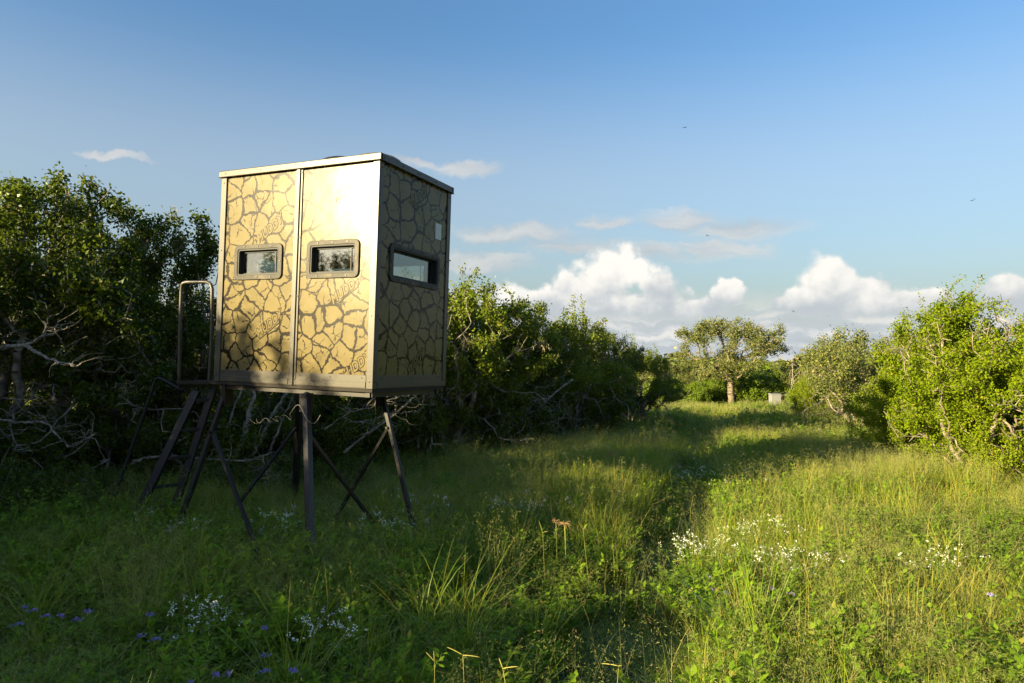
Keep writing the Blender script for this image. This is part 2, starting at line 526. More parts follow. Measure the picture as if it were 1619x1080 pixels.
class MB:
    """collects verts/faces (any polygon) for one mesh; coordinates relative to an origin"""

    def __init__(self, org=(0, 0, 0)):
        self.o = np.array(org, dtype=float)
        self.V, self.F, self.UV = [], [], {}

    def add(self, verts, faces, uvs=None):
        b = len(self.V)
        self.V += [tuple(np.asarray(q, float) - self.o) for q in verts]
        for i, f in enumerate(faces):
            if uvs is not None:
                self.UV[len(self.F)] = [uvs[j] for j in f]
            self.F.append([b + j for j in f])

    def hexa(self, c, uvs=None):
        """8 corners: bottom 4 then top 4"""
        self.add(c, [(0, 3, 2, 1), (4, 5, 6, 7), (0, 1, 5, 4), (1, 2, 6, 5), (2, 3, 7, 6), (3, 0, 4, 7)], uvs)

    def bar(self, p, q, w, h=None, up=(0, 0, 1)):
        """square-section bar"""
        h = h or w
        p, q = np.asarray(p, float), np.asarray(q, float)
        d = (q - p) / np.linalg.norm(q - p)
        s = np.cross(d, up)
        if np.linalg.norm(s) < 1e-4:
            s = np.cross(d, (1, 0, 0))
        s /= np.linalg.norm(s)
        n = np.cross(s, d)
        c = []
        for e in (p, q):
            for a, b in ((-1, -1), (1, -1), (1, 1), (-1, 1)):
                c.append(e + s * a * w / 2 + n * b * h / 2)
        self.hexa(c)

    def tube(self, pts, rad, k=8, cap=True):
        pts = [np.asarray(q, float) for q in pts]
        n = len(pts)
        rad = [rad] * n if isinstance(rad, (int, float)) else rad
        V = []
        prev = None
        for i in range(n):
            d = pts[min(i + 1, n - 1)] - pts[max(i - 1, 0)]
            d /= np.linalg.norm(d) + 1e-9
            ref = prev if prev is not None else np.array([0.31, 0.47, 0.83])
            s = ref - d * (ref @ d)
            s /= np.linalg.norm(s) + 1e-9
            prev = s
            t_ = np.cross(d, s)
            for j in range(k):
                an = 2 * math.pi * j / k
                V.append(pts[i] + (s * math.cos(an) + t_ * math.sin(an)) * rad[i])
        Fc = []
        for i in range(n - 1):
            for j in range(k):
                Fc.append((i * k + j, i * k + (j + 1) % k, (i + 1) * k + (j + 1) % k, (i + 1) * k + j))
        if cap:
            Fc.append(tuple(range(k - 1, -1, -1)))
            Fc.append(tuple((n - 1) * k + j for j in range(k)))
        self.add(V, Fc)

    def build(self, name, mat, parent=None, smooth=False, bevel=0.0):
        me = bpy.data.meshes.new(name)
        me.from_pydata(self.V, [], self.F)
        if self.UV:
            ul = me.uv_layers.new(name='UVMap')
            for i, uvs in self.UV.items():
                p = me.polygons[i]
                for j, li in enumerate(p.loop_indices):
                    ul.data[li].uv = uvs[j]
        me.materials.append(mat)
        if smooth:
            for p in me.polygons:
                p.use_smooth = True
        me.update()
        o = link(name, me, parent)
        if bevel:
            b = o.modifiers.new('bevel', 'BEVEL')
            b.width = bevel
            b.segments = 2
            b.limit_method = 'ANGLE'
        return o


def bezier_pts(P, n=6, wob=0.0, rng=None):
    """Catmull-Rom through the points"""
    P = [np.asarray(q, float) for q in P]
    P = [2 * P[0] - P[1]] + P + [2 * P[-1] - P[-2]]
    out = []
    for i in range(1, len(P) - 2):
        for j in range(n):
            s = j / n
            a, b, c, d = P[i - 1], P[i], P[i + 1], P[i + 2]
            q = 0.5 * ((2 * b) + (-a + c) * s + (2 * a - 5 * b + 4 * c - d) * s * s + (-a + 3 * b - 3 * c + d) * s ** 3)
            if wob and rng is not None:
                q = q + rng.normal(0, wob, 3)
            out.append(q)
    out.append(P[-2])
    return out


# ------------------------------------------------------------------ ground


def sstep(x, a, b):
    s = np.clip((np.asarray(x, float) - a) / (b - a), 0, 1)
    return s * s * (3 - 2 * s)


def ground_h(x, y):
    x = np.asarray(x, float)
    y = np.asarray(y, float)
    h = -0.6 * sstep(y, 14, 34) - 1.2 * sstep(y, 40, 160)
    near = 1 - sstep(np.hypot(x, y), 60, 140)
    h = h + near * (0.05 * np.sin(x * 0.9 + 0.6) * np.cos(y * 0.7) + 0.04 * np.sin(x * 0.37 + y * 0.53 + 1.1))
    # wheel rut
    rut = np.exp(-((x - path_x(y)) / 0.32) ** 2) * sstep(y, -2, 2) * (1 - sstep(y, 22, 30))
    return h - 0.06 * rut


def path_x(y):
    y = np.asarray(y, float)
    return -0.62 + 0.325 * y + 0.12 * np.sin(y * 0.35)


def build_ground():
    a = np.concatenate([-np.geomspace(4000, 32, 22), np.arange(-30, 30.01, 0.6), np.geomspace(32, 4000, 22)])
    b = np.concatenate([-np.geomspace(4000, 22, 16), np.arange(-20, 50.01, 0.6), np.geomspace(52, 6000, 26)])
    X, Y = np.meshgrid(a, b)
    Z = ground_h(X, Y)
    V = np.stack([X.ravel(), Y.ravel(), Z.ravel()], 1)
    nx, ny = len(a), len(b)
    i = np.arange(nx - 1)[None, :] + nx * np.arange(ny - 1)[:, None]
    Fq = np.stack([i, i + 1, i + 1 + nx, i + nx], -1).reshape(-1, 4)
    o = link('ground', mesh_np('ground', V, Fq, M['soil'], True))
    tag(o, 'grassy meadow ground with a worn wheel track', None, None, 'structure')


build_ground()

# ------------------------------------------------------------------ the raised hunting blind
YAW = 0.4262
BN = np.array([-1.1813, 5.7914, 1.52])            # lower corner nearest the camera
bup = np.array([0.0201, 0.001, 1.0]); bup /= np.linalg.norm(bup)
ba = np.array([-math.cos(YAW), math.sin(YAW), 0]); ba -= bup * (ba @ bup); ba /= np.linalg.norm(ba)   # towards the ladder end
bb = np.array([math.sin(YAW), math.cos(YAW), 0]); bb -= bup * (bb @ bup); bb /= np.linalg.norm(bb)    # depth
BW, BD, BH = 1.815, 1.205, 1.985
BASE = np.array([-1.95, 6.75, 0.0])


def P3(s, t_, z):
    return BN + ba * s + bb * t_ + bup * z


class Face:
    """a wall plane: u across, v up, d outwards"""

    def __init__(self, org, U, Nn):
        self.o, self.U, self.N = org, U, Nn

    def p(self, u, v, d):
        return self.o + self.U * u + bup * v + self.N * d

    def box(self, mb, u0, u1, v0, v1, d0, d1, uv=False):
        c = [self.p(u0, v0, d0), self.p(u1, v0, d0), self.p(u1, v0, d1), self.p(u0, v0, d1),
             self.p(u0, v1, d0), self.p(u1, v1, d0), self.p(u1, v1, d1), self.p(u0, v1, d1)]
        q = [(u0, v0), (u1, v0), (u1, v0), (u0, v0), (u0, v1), (u1, v1), (u1, v1), (u0, v1)] if uv else None
        mb.hexa(c, q)


front = Face(P3(0, 0, 0), ba, -bb)
rightf = Face(P3(0, 0, 0), bb, -ba)
backf = Face(P3(0, BD, 0), ba, bb)
leftf = Face(P3(BW, 0, 0), bb, ba)

blind = empty('hunting_blind', BASE)
tag(blind, 'raised box hunting blind printed with dry mud cracks, on splayed steel legs', 'hunting blind')
WT = 0.024        # wall thickness


def panel(face, u0, u1, v0, v1, win, uvo):
    mb = MB(BASE)
    w0, w1, z0, z1 = win
    fo = Face(face.o, face.U, face.N)
    for (a, b, c, d) in ((u0, u1, v0, z0), (u0, u1, z1, v1), (u0, w0, z0, z1), (w1, u1, z0, z1)):
        n0 = len(mb.F)
        fo.box(mb, a, b, c, d, -WT, 0.0, True)
        for i in range(n0, len(mb.F)):
            mb.UV[i] = [(x + uvo[0], y + uvo[1]) for x, y in mb.UV[i]]
    return mb.build('wall_panel', M['panel'], blind)


def rr(u0, u1, v0, v1, r, k=6):
    pts = []
    for cx, cy, a0 in ((u1 - r, v1 - r, 0), (u0 + r, v1 - r, 90), (u0 + r, v0 + r, 180), (u1 - r, v0 + r, 270)):
        for j in range(k + 1):
            an = R(a0 + 90 * j / k)
            pts.append((cx + r * math.cos(an), cy + r * math.sin(an)))
    return pts


def ring(face, mb, outer, inner, d0, d1):
    n = len(outer)
    V = [face.p(u, v, d1) for u, v in outer] + [face.p(u, v, d1) for u, v in inner] + \
        [face.p(u, v, d0) for u, v in outer] + [face.p(u, v, d0) for u, v in inner]
    Fc = []
    for i in range(n):
        j = (i + 1) % n
        Fc += [(i, j, n + j, n + i), (i, 2 * n + i, 2 * n + j, j), (n + i, n + j, 3 * n + j, 3 * n + i),
               (2 * n + i, 3 * n + i, 3 * n + j, 2 * n + j)]
    mb.add(V, Fc)


def disc(face, mb, u, v, r, d0, d1, k=8):
    V = [face.p(u + r * math.cos(2 * math.pi * j / k), v + r * math.sin(2 * math.pi * j / k), d0) for j in range(k)] + \
        [face.p(u + r * .8 * math.cos(2 * math.pi * j / k), v + r * .8 * math.sin(2 * math.pi * j / k), d1) for j in range(k)]
    Fc = [tuple(range(k, 2 * k))] + [(j, (j + 1) % k, k + (j + 1) % k, k + j) for j in range(k)]
    mb.add(V, Fc)


def screws(face, parent, spots, r=0.0075, d=0.0):
    for u, v in spots:
        mb = MB(BASE)
        disc(face, mb, u, v, r, d, d + 0.005)
        mb.build('screw', M['screw'], parent)


def window(face, win, rim=0.042):
    u0, u1, v0, v1 = win
    mb = MB(BASE)
    ring(face, mb, rr(u0 - .012, u1 + .012, v0 - .012, v1 + .012, 0.05), rr(u0 + rim - .012, u1 - rim + .012, v0 + rim - .012, v1 - rim + .012, 0.022), -0.002, 0.016)
    w = mb.build('window', M['wframe'], blind, bevel=0.004)
    g = MB(BASE)
    ring(face, g, rr(u0 + rim - .014, u1 - rim + .014, v0 + rim - .014, v1 - rim + .014, 0.022), rr(u0 + rim, u1 - rim, v0 + rim, v1 - rim, 0.016), -0.045, 0.010)
    g.build('gasket', M['rubber'], w)
    s = MB(BASE)
    ring(face, s, rr(u0 + rim - .002, u1 - rim + .002, v0 + rim - .002, v1 - rim + .002, 0.014), rr(u0 + rim + .018, u1 - rim - .018, v0 + rim + .012, v1 - rim - .016, 0.008), -0.052, -0.030)
    s.build('sash', M['rubber'], w)
    q = MB(BASE)
    face.box(q, u0 + rim, u1 - rim, v0 + rim, v1 - rim, -0.044, -0.040)
    q.build('pane', M['glass'], w)
    b = MB(BASE)          # slider bar of the pane
    ub = u0 + rim + 0.06
    face.box(b, ub, ub + 0.008, v0 + rim + .012, v1 - rim - .016, -0.040, -0.034)
    b.build('slider_bar', M['wframe'], w)
    e = rim / 2 - .012
    nu = 3 if u1 - u0 < 0.7 else 4
    sp = [(u0 + (u1 - u0) * (k + .7) / (nu + .4), vv) for k in range(nu) for vv in (v0 + e, v1 - e)] + [(u0 + e, (v0 + v1) / 2), (u1 - e, (v0 + v1) / 2)]
    screws(face, w, sp, 0.008, 0.016)
    return w


WINL, WINR = (1.048, 1.608, 0.972, 1.278), (0.188, 0.738, 0.966, 1.278)
WINS = (0.195, 1.02, 0.955, 1.272)
V0, V1 = 0.02, BH - 0.012
panel(front, 0.87, BW - 0.02, V0, V1, (WINL[0], WINL[1], WINL[2], WINL[3]), (0.35, 0.2))
panel(front, 0.02, 0.87, V0, V1, WINR, (3.1, 1.2))
panel(rightf, 0.03, BD - 0.03, V0, V1, WINS, (6.2, 4.4))
BKR, BKL = WINR, WINL
panel(backf, 0.02, 0.90, V0, V1, BKR, (9.2, 0.4))
panel(backf, 0.90, BW - 0.02, V0, V1, BKL, (12.2, 2.4))
panel(leftf, 0.03, BD - 0.03, V0, V1, (0.35, 0.85, 1.05, 1.30), (15.2, 1.4))
for fc, wn in ((front, WINL), (front, WINR), (rightf, WINS), (backf, BKR), (backf, BKL), (leftf, (0.35, 0.85, 1.05, 1.30))):
    window(fc, wn)

# corner posts: an angle profile on each corner
for (fa, ua0, ua1, fb_, ub0, ub1) in ((front, -0.012, 0.056, rightf, -0.012, 0.050), (front, BW - .056, BW + .012, leftf, -0.012, 0.050),
                                     (backf, -0.012, 0.056, rightf, BD - .050, BD + .012), (backf, BW - .056, BW + .012, leftf, BD - .050, BD + .012)):
    mb = MB(BASE)
    fa.box(mb, ua0, ua1, 0.0, BH, 0.0, 0.014)
    i0, i1 = (ub0 + .012, ub1) if ub0 < 0 else (ub0, ub1 - .012)
    fb_.box(mb, i0, i1, 0.0, BH, 0.0005, 0.012)
    post = mb.build('corner_post', M['trim'], blind, bevel=0.003)
    mid = (ua0 + ua1) / 2
    screws(fa, post, [(mid, z) for z in (0.06, 0.62, 1.25, 1.90)], 0.0065, 0.014)
    screws(fb_, post, [((i0 + i1) / 2, z) for z in (0.06, 0.62, 1.25, 1.90)], 0.0065, 0.012)
# centre post of the long walls
for fc in (front, backf):
    mb = MB(BASE)
    fc.box(mb, 0.828, 0.914, 0.0, BH, 0.0, 0.010)
    fc.box(mb, 0.852, 0.890, 0.0, BH, 0.010, 0.022)
    cp_ = mb.build('centre_post', M['trim'], blind, bevel=0.003)
    screws(fc, cp_, [(u, z) for u in (0.840, 0.902) for z in (0.05, 0.80, 1.33, 1.92)], 0.0065, 0.010)
# bottom rails
for fc, spans in ((front, ((0.062, 0.828), (0.914, BW - .062))), (backf, ((0.062, 0.828), (0.914, BW - .062))),
                  (rightf, ((0.056, BD - .056),)), (leftf, ((0.056, BD - .056),))):
    for a, b in spans:
        mb = MB(BASE)
        fc.box(mb, a + .001, b - .001, 0.0, 0.115, 0.0, 0.007)
        fc.box(mb, a + .001, b - .001, 0.006, 0.055, 0.007, 0.013)
        r_ = mb.build('bottom_rail', M['trim'], blind, bevel=0.002)
        screws(fc, r_, [(a + (b - a) * k, 0.09) for k in (0.06, 0.5, 0.94)], 0.006, 0.007)
# roof: rim with drip lip, domed sheet with pressed ribs
roof = None
n_s, n_t = 60, 24
V, Fq = [], []
for j in range(n_t + 1):
    for i in range(n_s + 1):
        s = -0.03 + (BW + 0.06) * i / n_s
        t_ = -0.03 + (BD + 0.06) * j / n_t
        x, y = i / n_s, j / n_t
        dome = 0.022 * (1 - (2 * x - 1) ** 4) * (1 - (2 * y - 1) ** 4)
        rib = 0.0
        for c, w_ in ((1.22, 0.22),):
            q = abs(s - c) / w_
            if q < 1:
                rib = max(rib, 0.036 * math.sqrt(1 - q * q) * min(1, y * 9, (1 - y) * 9))
        V.append(P3(s, t_, BH + 0.022 + dome + rib) - BASE)
for j in range(n_t):
    for i in range(n_s):
        k = j * (n_s + 1) + i
        Fq.append((k, k + n_s + 1, k + n_s + 2, k + 1))
M['roof'] = paint_mat('roof_sheet', (0.15, 0.128, 0.088), 0.45, 0.5, 0.2, 0.3)
roof = link('roof', mesh_np('roof', V, Fq, M['roof'], True), blind)
mb = MB(BASE)
front.box(mb, 0, BW, BH - .006, BH + 0.0, -BD, 0)
mb.build('ceiling', M['inside'], roof)
for cs, ct, rs, rt, hh, mt, nm in ((0.64, 0.30, 0.25, 0.24, 0.115, 'rubber', 'vent_dome'), (0.24, 0.30, 0.24, 0.24, 0.105, 'roof', 'roof_boss')):
    mb = MB(BASE)
    V, Fc = [], []
    for j in range(7):
        ph = math.pi / 2 * j / 6
        for i in range(28):
            an = 2 * math.pi * i / 28
            V.append(P3(cs + rs * math.cos(ph) * math.cos(an), ct + rt * math.cos(ph) * math.sin(an), BH + 0.02 + hh * math.sin(ph)))
    for j in range(6):
        for i in range(28):
            Fc.append((j * 28 + i, j * 28 + (i + 1) % 28, (j + 1) * 28 + (i + 1) % 28, (j + 1) * 28 + i))
    mb.add(V, Fc)
    mb.build(nm, M[mt], roof, smooth=True)
for fc, L in ((front, BW), (backf, BW), (rightf, BD), (leftf, BD)):
    mb = MB(BASE)
    e = 0.030 if fc in (front, backf) else 0.0
    fc.box(mb, -e, L + e, BH - 0.028, BH + 0.024, 0.016, 0.030)
    if fc in (front, backf):
        fc.box(mb, -e, L + e, BH + 0.0242, BH + 0.028, -0.02, 0.031)
    else:
        fc.box(mb, 0, L, BH + 0.0242, BH + 0.028, -0.02, 0.0295)
    fc.box(mb, -e - .002, L + e + .002, BH - 0.034, BH - 0.0285, 0.016, 0.040)
    rm = mb.build('roof_rim', M['trim'], roof, bevel=0.002)
    screws(fc, rm, [(L * k, BH - .002) for k in (0.02, 0.26, 0.47, 0.495, 0.73, 0.97)], 0.0065, 0.030)
# floor and inside lining
mb = MB(BASE)
front.box(mb, 0.0, BW, -0.030, 0.018, -BD, -0.0)
mb.build('floor', M['inside'], blind)
mb = MB(BASE)
for fc, L in ((front, BW), (backf, BW), (rightf, BD), (leftf, BD)):
    fc.box(mb, 0.03, L - 0.03, -0.075, -0.031, -0.09, -0.045)
mb.build('floor_frame', M['steel'], blind)


# lettering printed across the panels
def text_mesh(body, offset):
    cu = bpy.data.curves.new('lettering', 'FONT')
    cu.body = body
    cu.size = 1.0
    cu.shear = 0.28
    cu.offset = offset
    cu.space_character = 1.02
    cu.align_x = 'CENTER'
    o = bpy.data.objects.new('lettering', cu)
    COL.objects.link(o)
    bpy.context.view_layer.update()
    me = bpy.data.meshes.new_from_object(o.evaluated_get(bpy.context.evaluated_depsgraph_get()))
    bpy.data.objects.remove(o)
    co = np.empty(len(me.vertices) * 3)
    me.vertices.foreach_get('co', co)
    return co.reshape(-1, 3), [tuple(p.vertices) for p in me.polygons]


LET_HI = text_mesh('MUDDY', 0.022)
LET_DK = text_mesh('MUDDY', 0.080)


def logo(face, cu, cv, ang, size, flip, clip=None):
    root = None
    for (V, Fc), mat, d in ((LET_DK, M['letter'], 0.0012), (LET_HI, M['letter_lo'], 0.0024)):
        mb = MB(BASE)
        ca, sa = math.cos(ang), math.sin(ang)
        out, keep = [], []
        for x, y, _ in V:
            x, y = x * size * 0.82 * flip, (y - 0.35) * size
            out.append((cu + flip * (ca * x * flip - sa * y), cv + sa * x * flip + ca * y))
        for f in Fc:
            if clip is None or all(clip[0] < out[i][0] < clip[1] and clip[2] < out[i][1] < clip[3] for i in f):
                keep.append(f)
        mb.add([face.p(u, v, d) for u, v in out], keep)
        if root is None:
            # underline stroke and a ragged tail, as on the printed badge
            for k, (x0, x1, yy, h) in enumerate(((-1.75, 1.45, -0.58, 0.09), (-2.05, -1.85, -0.10, 0.12), (-2.2, -1.9, 0.12, 0.07), (1.65, 1.9, 0.42, 0.07))):
                q = []
                for x, y in ((x0, yy), (x1, yy), (x1 + .04, yy + h), (x0 + .06, yy + h)):
                    x, y = x * size * .82, y * size
                    q.append((cu + flip * (ca * x - sa * y), cv + sa * x + ca * y))
                if clip is None or all(clip[0] < a < clip[1] and clip[2] < b < clip[3] for a, b in q):
                    mb.add([face.p(u, v, d) for u, v in q], [(0, 1, 2, 3)])
            root = mb.build('lettering', mat, blind)
        else:
            mb.build('letter_face', mat, root)


AN = R(34)
logo(front, 1.215, 1.425, AN, 0.115, -1, (0.915, 1.75, 1.292, 1.95))
logo(front, 1.175, 0.549, AN, 0.115, -1)
logo(front, 0.343, 1.744, AN, 0.115, -1)
logo(front, 0.325, 0.850, AN, 0.115, -1, (0.07, 0.82, 0.116, 0.953))
logo(front, 0.194, 0.183, AN, 0.115, -1, (0.063, 0.82, 0.116, 0.95))
logo(rightf, 0.634, 1.800, AN, 0.115, 1)
logo(rightf, 0.646, 0.225, AN, 0.115, 1, (0.06, 1.14, 0.117, 0.94))
mb = MB(BASE)
rightf.box(mb, 0.948, 1.058, 1.447, 1.602, 0.0004, 0.0016)
tag(mb.build('sticker', M['paper'], blind), 'white paper sticker')

# legs: inset frame, splayed
LEG_T = {'left': at(364, 600, 6.75), 'near': at(484, 600, 6.05), 'right': at(599, 600, 6.75), 'far': at(476, 600, 7.55)}
LEG_B = {'left': at(288, 815, 6.42), 'near': at(491, 868, 5.40), 'right': at(651, 822, 6.42), 'far': at(467, 775, 7.85)}
LEGW = {'left': 0.042, 'near': 0.056, 'right': 0.040, 'far': 0.060}
LEG_L = {}
for k in LEG_T:
    mb = MB(BASE)
    a, b = LEG_T[k], LEG_B[k]
    a = a + (b - a) / (b[2] - a[2]) * (1.47 - a[2])
    gz = float(ground_h(b[0], b[1])) - 0.05
    b = a + (b - a) / (b[2] - a[2]) * (gz - a[2])
    LEG_L[k] = (a, b)
    ax = ba if k in ('near', 'far', 'left', 'right') else bb
    mb.bar(a, b, LEGW[k], LEGW[k], up=bb)
    lg = mb.build('leg', M['steel'] if k == 'near' else M['black'], blind, bevel=0.004)
    fp = MB(BASE)
    fp.bar(b + (0, 0, .03), b + (0, 0, .042), 0.16, 0.16, up=bb)
    fp.build('foot_plate', M['steel'], lg)
    gp = MB(BASE)                       # gusset under the floor frame
    gp.bar(a + (0, 0, .0), a + (0, 0, -.16), LEGW[k] + .016, 0.10, up=bb)
    gp.build('gusset', M['steel'], lg)
BR = {'left': ((345, 680), (408, 872), 5.45), 'near': ((500, 682), (580, 812), 6.60), 'right': ((611, 672), (540, 803), 6.95), 'far': ((470, 672), (380, 793), 7.25)}
for k, (p0, p1, y1) in BR.items():
    a, b = LEG_L[k]
    target = at(p0[0], p0[1], a[1])
    a2 = a + (b - a) * ((target[2] - a[2]) / (b[2] - a[2]))
    e = at(p1[0], p1[1], y1)
    e = a2 + (e - a2) * ((0.0 - a2[2]) / (e[2] - a2[2]))
    mb = MB(BASE)
    mb.bar(a2, e, 0.030, 0.030, up=bb)
    br = mb.build('brace', M['steel'] if k in ('left', 'near') else M['black'], blind, bevel=0.003)
    bo = MB(BASE)
    dd = (e - a2) / np.linalg.norm(e - a2)
    bo.tube([a2 + dd * .02 - bb * .045, a2 + dd * .02 + bb * .045], 0.014, 6)
    bo.build('bolt', M['screw'], br)

# landing and ladder at the far-left end
mb = MB(BASE)
l0, l1 = at(279, 603, 7.0), at(345, 606, 6.62)
for k in range(5):
    off = np.array([0.055, 0.10, 0]) * k
    mb.bar(at(281, 604, 6.95) + off, at(352, 605, 6.70) + off, 0.045, 0.03)
mb.bar(at(281, 606, 6.95) + (0, 0, -.03), at(281, 606, 6.95) + (0.22, 0.40, -.03), 0.04, 0.03)
mb.bar(at(350, 607, 6.70) + (0, 0, -.03), at(350, 607, 6.70) + (0.22, 0.40, -.03), 0.04, 0.03)
mb.build('landing', M['steel'], blind)
# guard hoop
pts = bezier_pts([at(283, 610, 6.95), at(284, 540, 6.95), at(286.5, 462, 6.95)], 4) + bezier_pts([at(287, 455, 6.95), at(289, 448.5, 6.94), at(296, 446, 6.93)], 4) + \
    bezier_pts([at(310, 446, 6.9), at(326, 446, 6.87), at(333, 449, 6.86)], 4) + bezier_pts([at(335.5, 457, 6.85), at(334, 540, 6.83), at(330, 612, 6.83)], 6)
mb = MB(BASE)
mb.tube(pts, 0.0175, 10)
mb.build('guard_rail', M['trim'], blind, smooth=True)
lad = MB(BASE)
sl = (at(311, 618, 6.95), at(228, 790, 6.70))
sr = (at(338, 614, 6.98), at(281, 788, 6.78))


def ext(a, b, z):
    return a + (b - a) * ((z - a[2]) / (b[2] - a[2]))


slb, srb = ext(*sl, 0.0), ext(*sr, 0.0)
lad.bar(sl[0], slb, 0.085, 0.035, up=(0.3, 1, 0))
ladder = lad.build('ladder', M['black'], blind, bevel=0.003)
s2 = MB(BASE)
s2.bar(sr[0], srb, 0.075, 0.035, up=(0.3, 1, 0))
s2.build('stringer', M['black'], ladder, bevel=0.003)
for (a, b) in (((297, 634), (333, 632)), ((278, 681), (321, 678)), ((259, 724), (306, 720)), ((243, 768), (290, 763)), ((230, 800), (278, 795))):
    za, zb = at(a[0], a[1], 6.85)[2], at(b[0], b[1], 6.88)[2]
    mb = MB(BASE)
    p, q = ext(sl[0], slb, za), ext(sr[0], srb, zb)
    mb.bar(p, q, 0.045, 0.028)
    mb.build('rung', M['black'], ladder, bevel=0.003)
hr = bezier_pts([at(289, 618, 6.95), at(270, 607, 6.98), at(256, 599.5, 7.0)], 3) + bezier_pts([at(251, 598, 7.0), at(247, 600, 7.0), at(244, 607, 7.0)], 3) + \
    [ext(at(240, 620, 7.0), at(178, 792, 6.9), z) for z in (1.2, 0.8, 0.4, 0.0)]
mb = MB(BASE)
mb.tube(hr, 0.017, 8)
mb.build('handrail', M['black'], ladder, smooth=True)

# coil of loose wire caught on the near leg
rng = np.random.default_rng(5)
wp = []
for k in range(90):
    s = k / 89
    c = at(395 + 62 * s, 667 - 8 * s, 6.2 - 0.55 * s)
    r_ = 0.026 * (0.5 + 0.5 * math.sin(s * 17.0) ** 2)
    wp.append(c + np.array([r_ * math.cos(s * 31 + 2 * math.sin(s * 9)), r_ * .5 * math.sin(s * 23), r_ * math.sin(s * 37)]))
for k in range(30):
    s = k / 29
    wp.append(at(458 + 48 * s, 655 + 0 * s, 5.55) + np.array([0, 0.02 * math.sin(s * 9), 0.075 * math.sin(s * 6.2)]))
base_w = wp[0]
mb = MB(base_w)
mb.tube(wp, 0.0020, 4)
o = mb.build('loose_wire', M['dead'], None, smooth=True)
o.location = base_w
tag(o, 'pale tangled wire looped around the near leg of the blind', 'wire')
# ------------------------------------------------------------------ plants: generators


def colonize(rng, att, trunks, step=0.14, kill=0.2, iters=70, gnarl=0.35, lift=0.0):
    """grow branches towards the attractors; trunks: list of polylines to start from"""
    pos, par = [], []
    for line in trunks:
        prev = -1
        for q in line:
            pos.append(np.asarray(q, float))
            par.append(prev)
            prev = len(pos) - 1
    pos = np.array(pos)
    par = list(par)
    kids = np.zeros(len(pos), int)
    for p_ in par:
        if p_ >= 0:
            kids[p_] += 1
    A = np.array(att, float)
    bd = np.full(len(A), 1e9)
    bi = np.zeros(len(A), int)
    fresh = np.arange(len(pos))
    for _ in range(iters):
        if len(A) == 0 or len(fresh) == 0:
            break
        D = np.linalg.norm(A[:, None, :] - pos[fresh][None], axis=2)
        j = D.argmin(1)
        d = D[np.arange(len(A)), j]
        upd = d < bd
        bd[upd] = d[upd]
        bi[upd] = fresh[j[upd]]
        keep = bd > kill
        A, bd, bi = A[keep], bd[keep], bi[keep]
        if len(A) == 0:
            break
        un, inv = np.unique(bi, return_inverse=True)
        dirs = (A - pos[bi]) / bd[:, None]
        acc = np.zeros((len(un), 3))
        np.add.at(acc, inv, dirs)
        acc /= np.linalg.norm(acc, axis=1)[:, None] + 1e-9
        acc += rng.normal(0, gnarl, acc.shape)
        acc[:, 2] += lift
        acc /= np.linalg.norm(acc, axis=1)[:, None] + 1e-9
        ok = kids[un] < 4
        un, acc = un[ok], acc[ok]
        if len(un) == 0:
            break
        new = pos[un] + acc * step * rng.uniform(0.75, 1.25, (len(un), 1))
        n0 = len(pos)
        pos = np.concatenate([pos, new])
        par += list(un)
        kids[un] += 1
        kids = np.concatenate([kids, np.zeros(len(new), int)])
        fresh = np.arange(n0, len(pos))
    return pos, np.array(par)


def radii(pos, par, tip, expo=2.3, trunk=None):
    n = len(pos)
    acc = np.zeros(n)
    r = np.zeros(n)
    for i in range(n - 1, -1, -1):
        r[i] = tip if acc[i] == 0 else acc[i] ** (1 / expo)
        if par[i] >= 0:
            acc[par[i]] += r[i] ** expo
    if trunk:
        k = math.log(trunk / tip) / math.log(max(r.max() / tip, 1.2))
        r = tip * (r / tip) ** k
    return r


def tubes(pos, par, r, k=5):
    """one tapered tube per parent-child link"""
    n = len(pos)
    d = np.zeros((n, 3))
    has = par >= 0
    d[has] = pos[has] - pos[par[has]]
    first = np.full(n, -1)
    for i in range(n - 1, -1, -1):
        if par[i] >= 0:
            first[par[i]] = i
    for i in np.where(~has)[0]:
        d[i] = pos[first[i]] - pos[i] if first[i] >= 0 else (0, 0, 1)
    d /= np.linalg.norm(d, axis=1)[:, None] + 1e-9
    s = np.cross(d, np.array([0.23, 0.91, 0.34]))
    s /= np.linalg.norm(s, axis=1)[:, None] + 1e-9
    t_ = np.cross(d, s)
    an = 2 * np.pi * np.arange(k) / k
    ringv = pos[:, None] + (s[:, None] * np.cos(an)[None, :, None] + t_[:, None] * np.sin(an)[None, :, None]) * r[:, None, None]
    # a child starts with its own radius at the parent (no sudden funnels)
    ch = np.where(has)[0]
    p0 = pos[par[ch]]
    rs = np.minimum(r[par[ch]], r[ch] * 1.35)
    start = p0[:, None] + (s[ch][:, None] * np.cos(an)[None, :, None] + t_[ch][:, None] * np.sin(an)[None, :, None]) * rs[:, None, None]
    V = np.concatenate([ringv.reshape(-1, 3), start.reshape(-1, 3)])
    b0 = n * k + np.arange(len(ch))[:, None] * k
    e0 = ch[:, None] * k
    j = np.arange(k)[None]
    j2 = (j + 1) % k
    Fq = np.stack([b0 + j, b0 + j2, e0 + j2, e0 + j], -1).reshape(-1, 4)
    return V, Fq


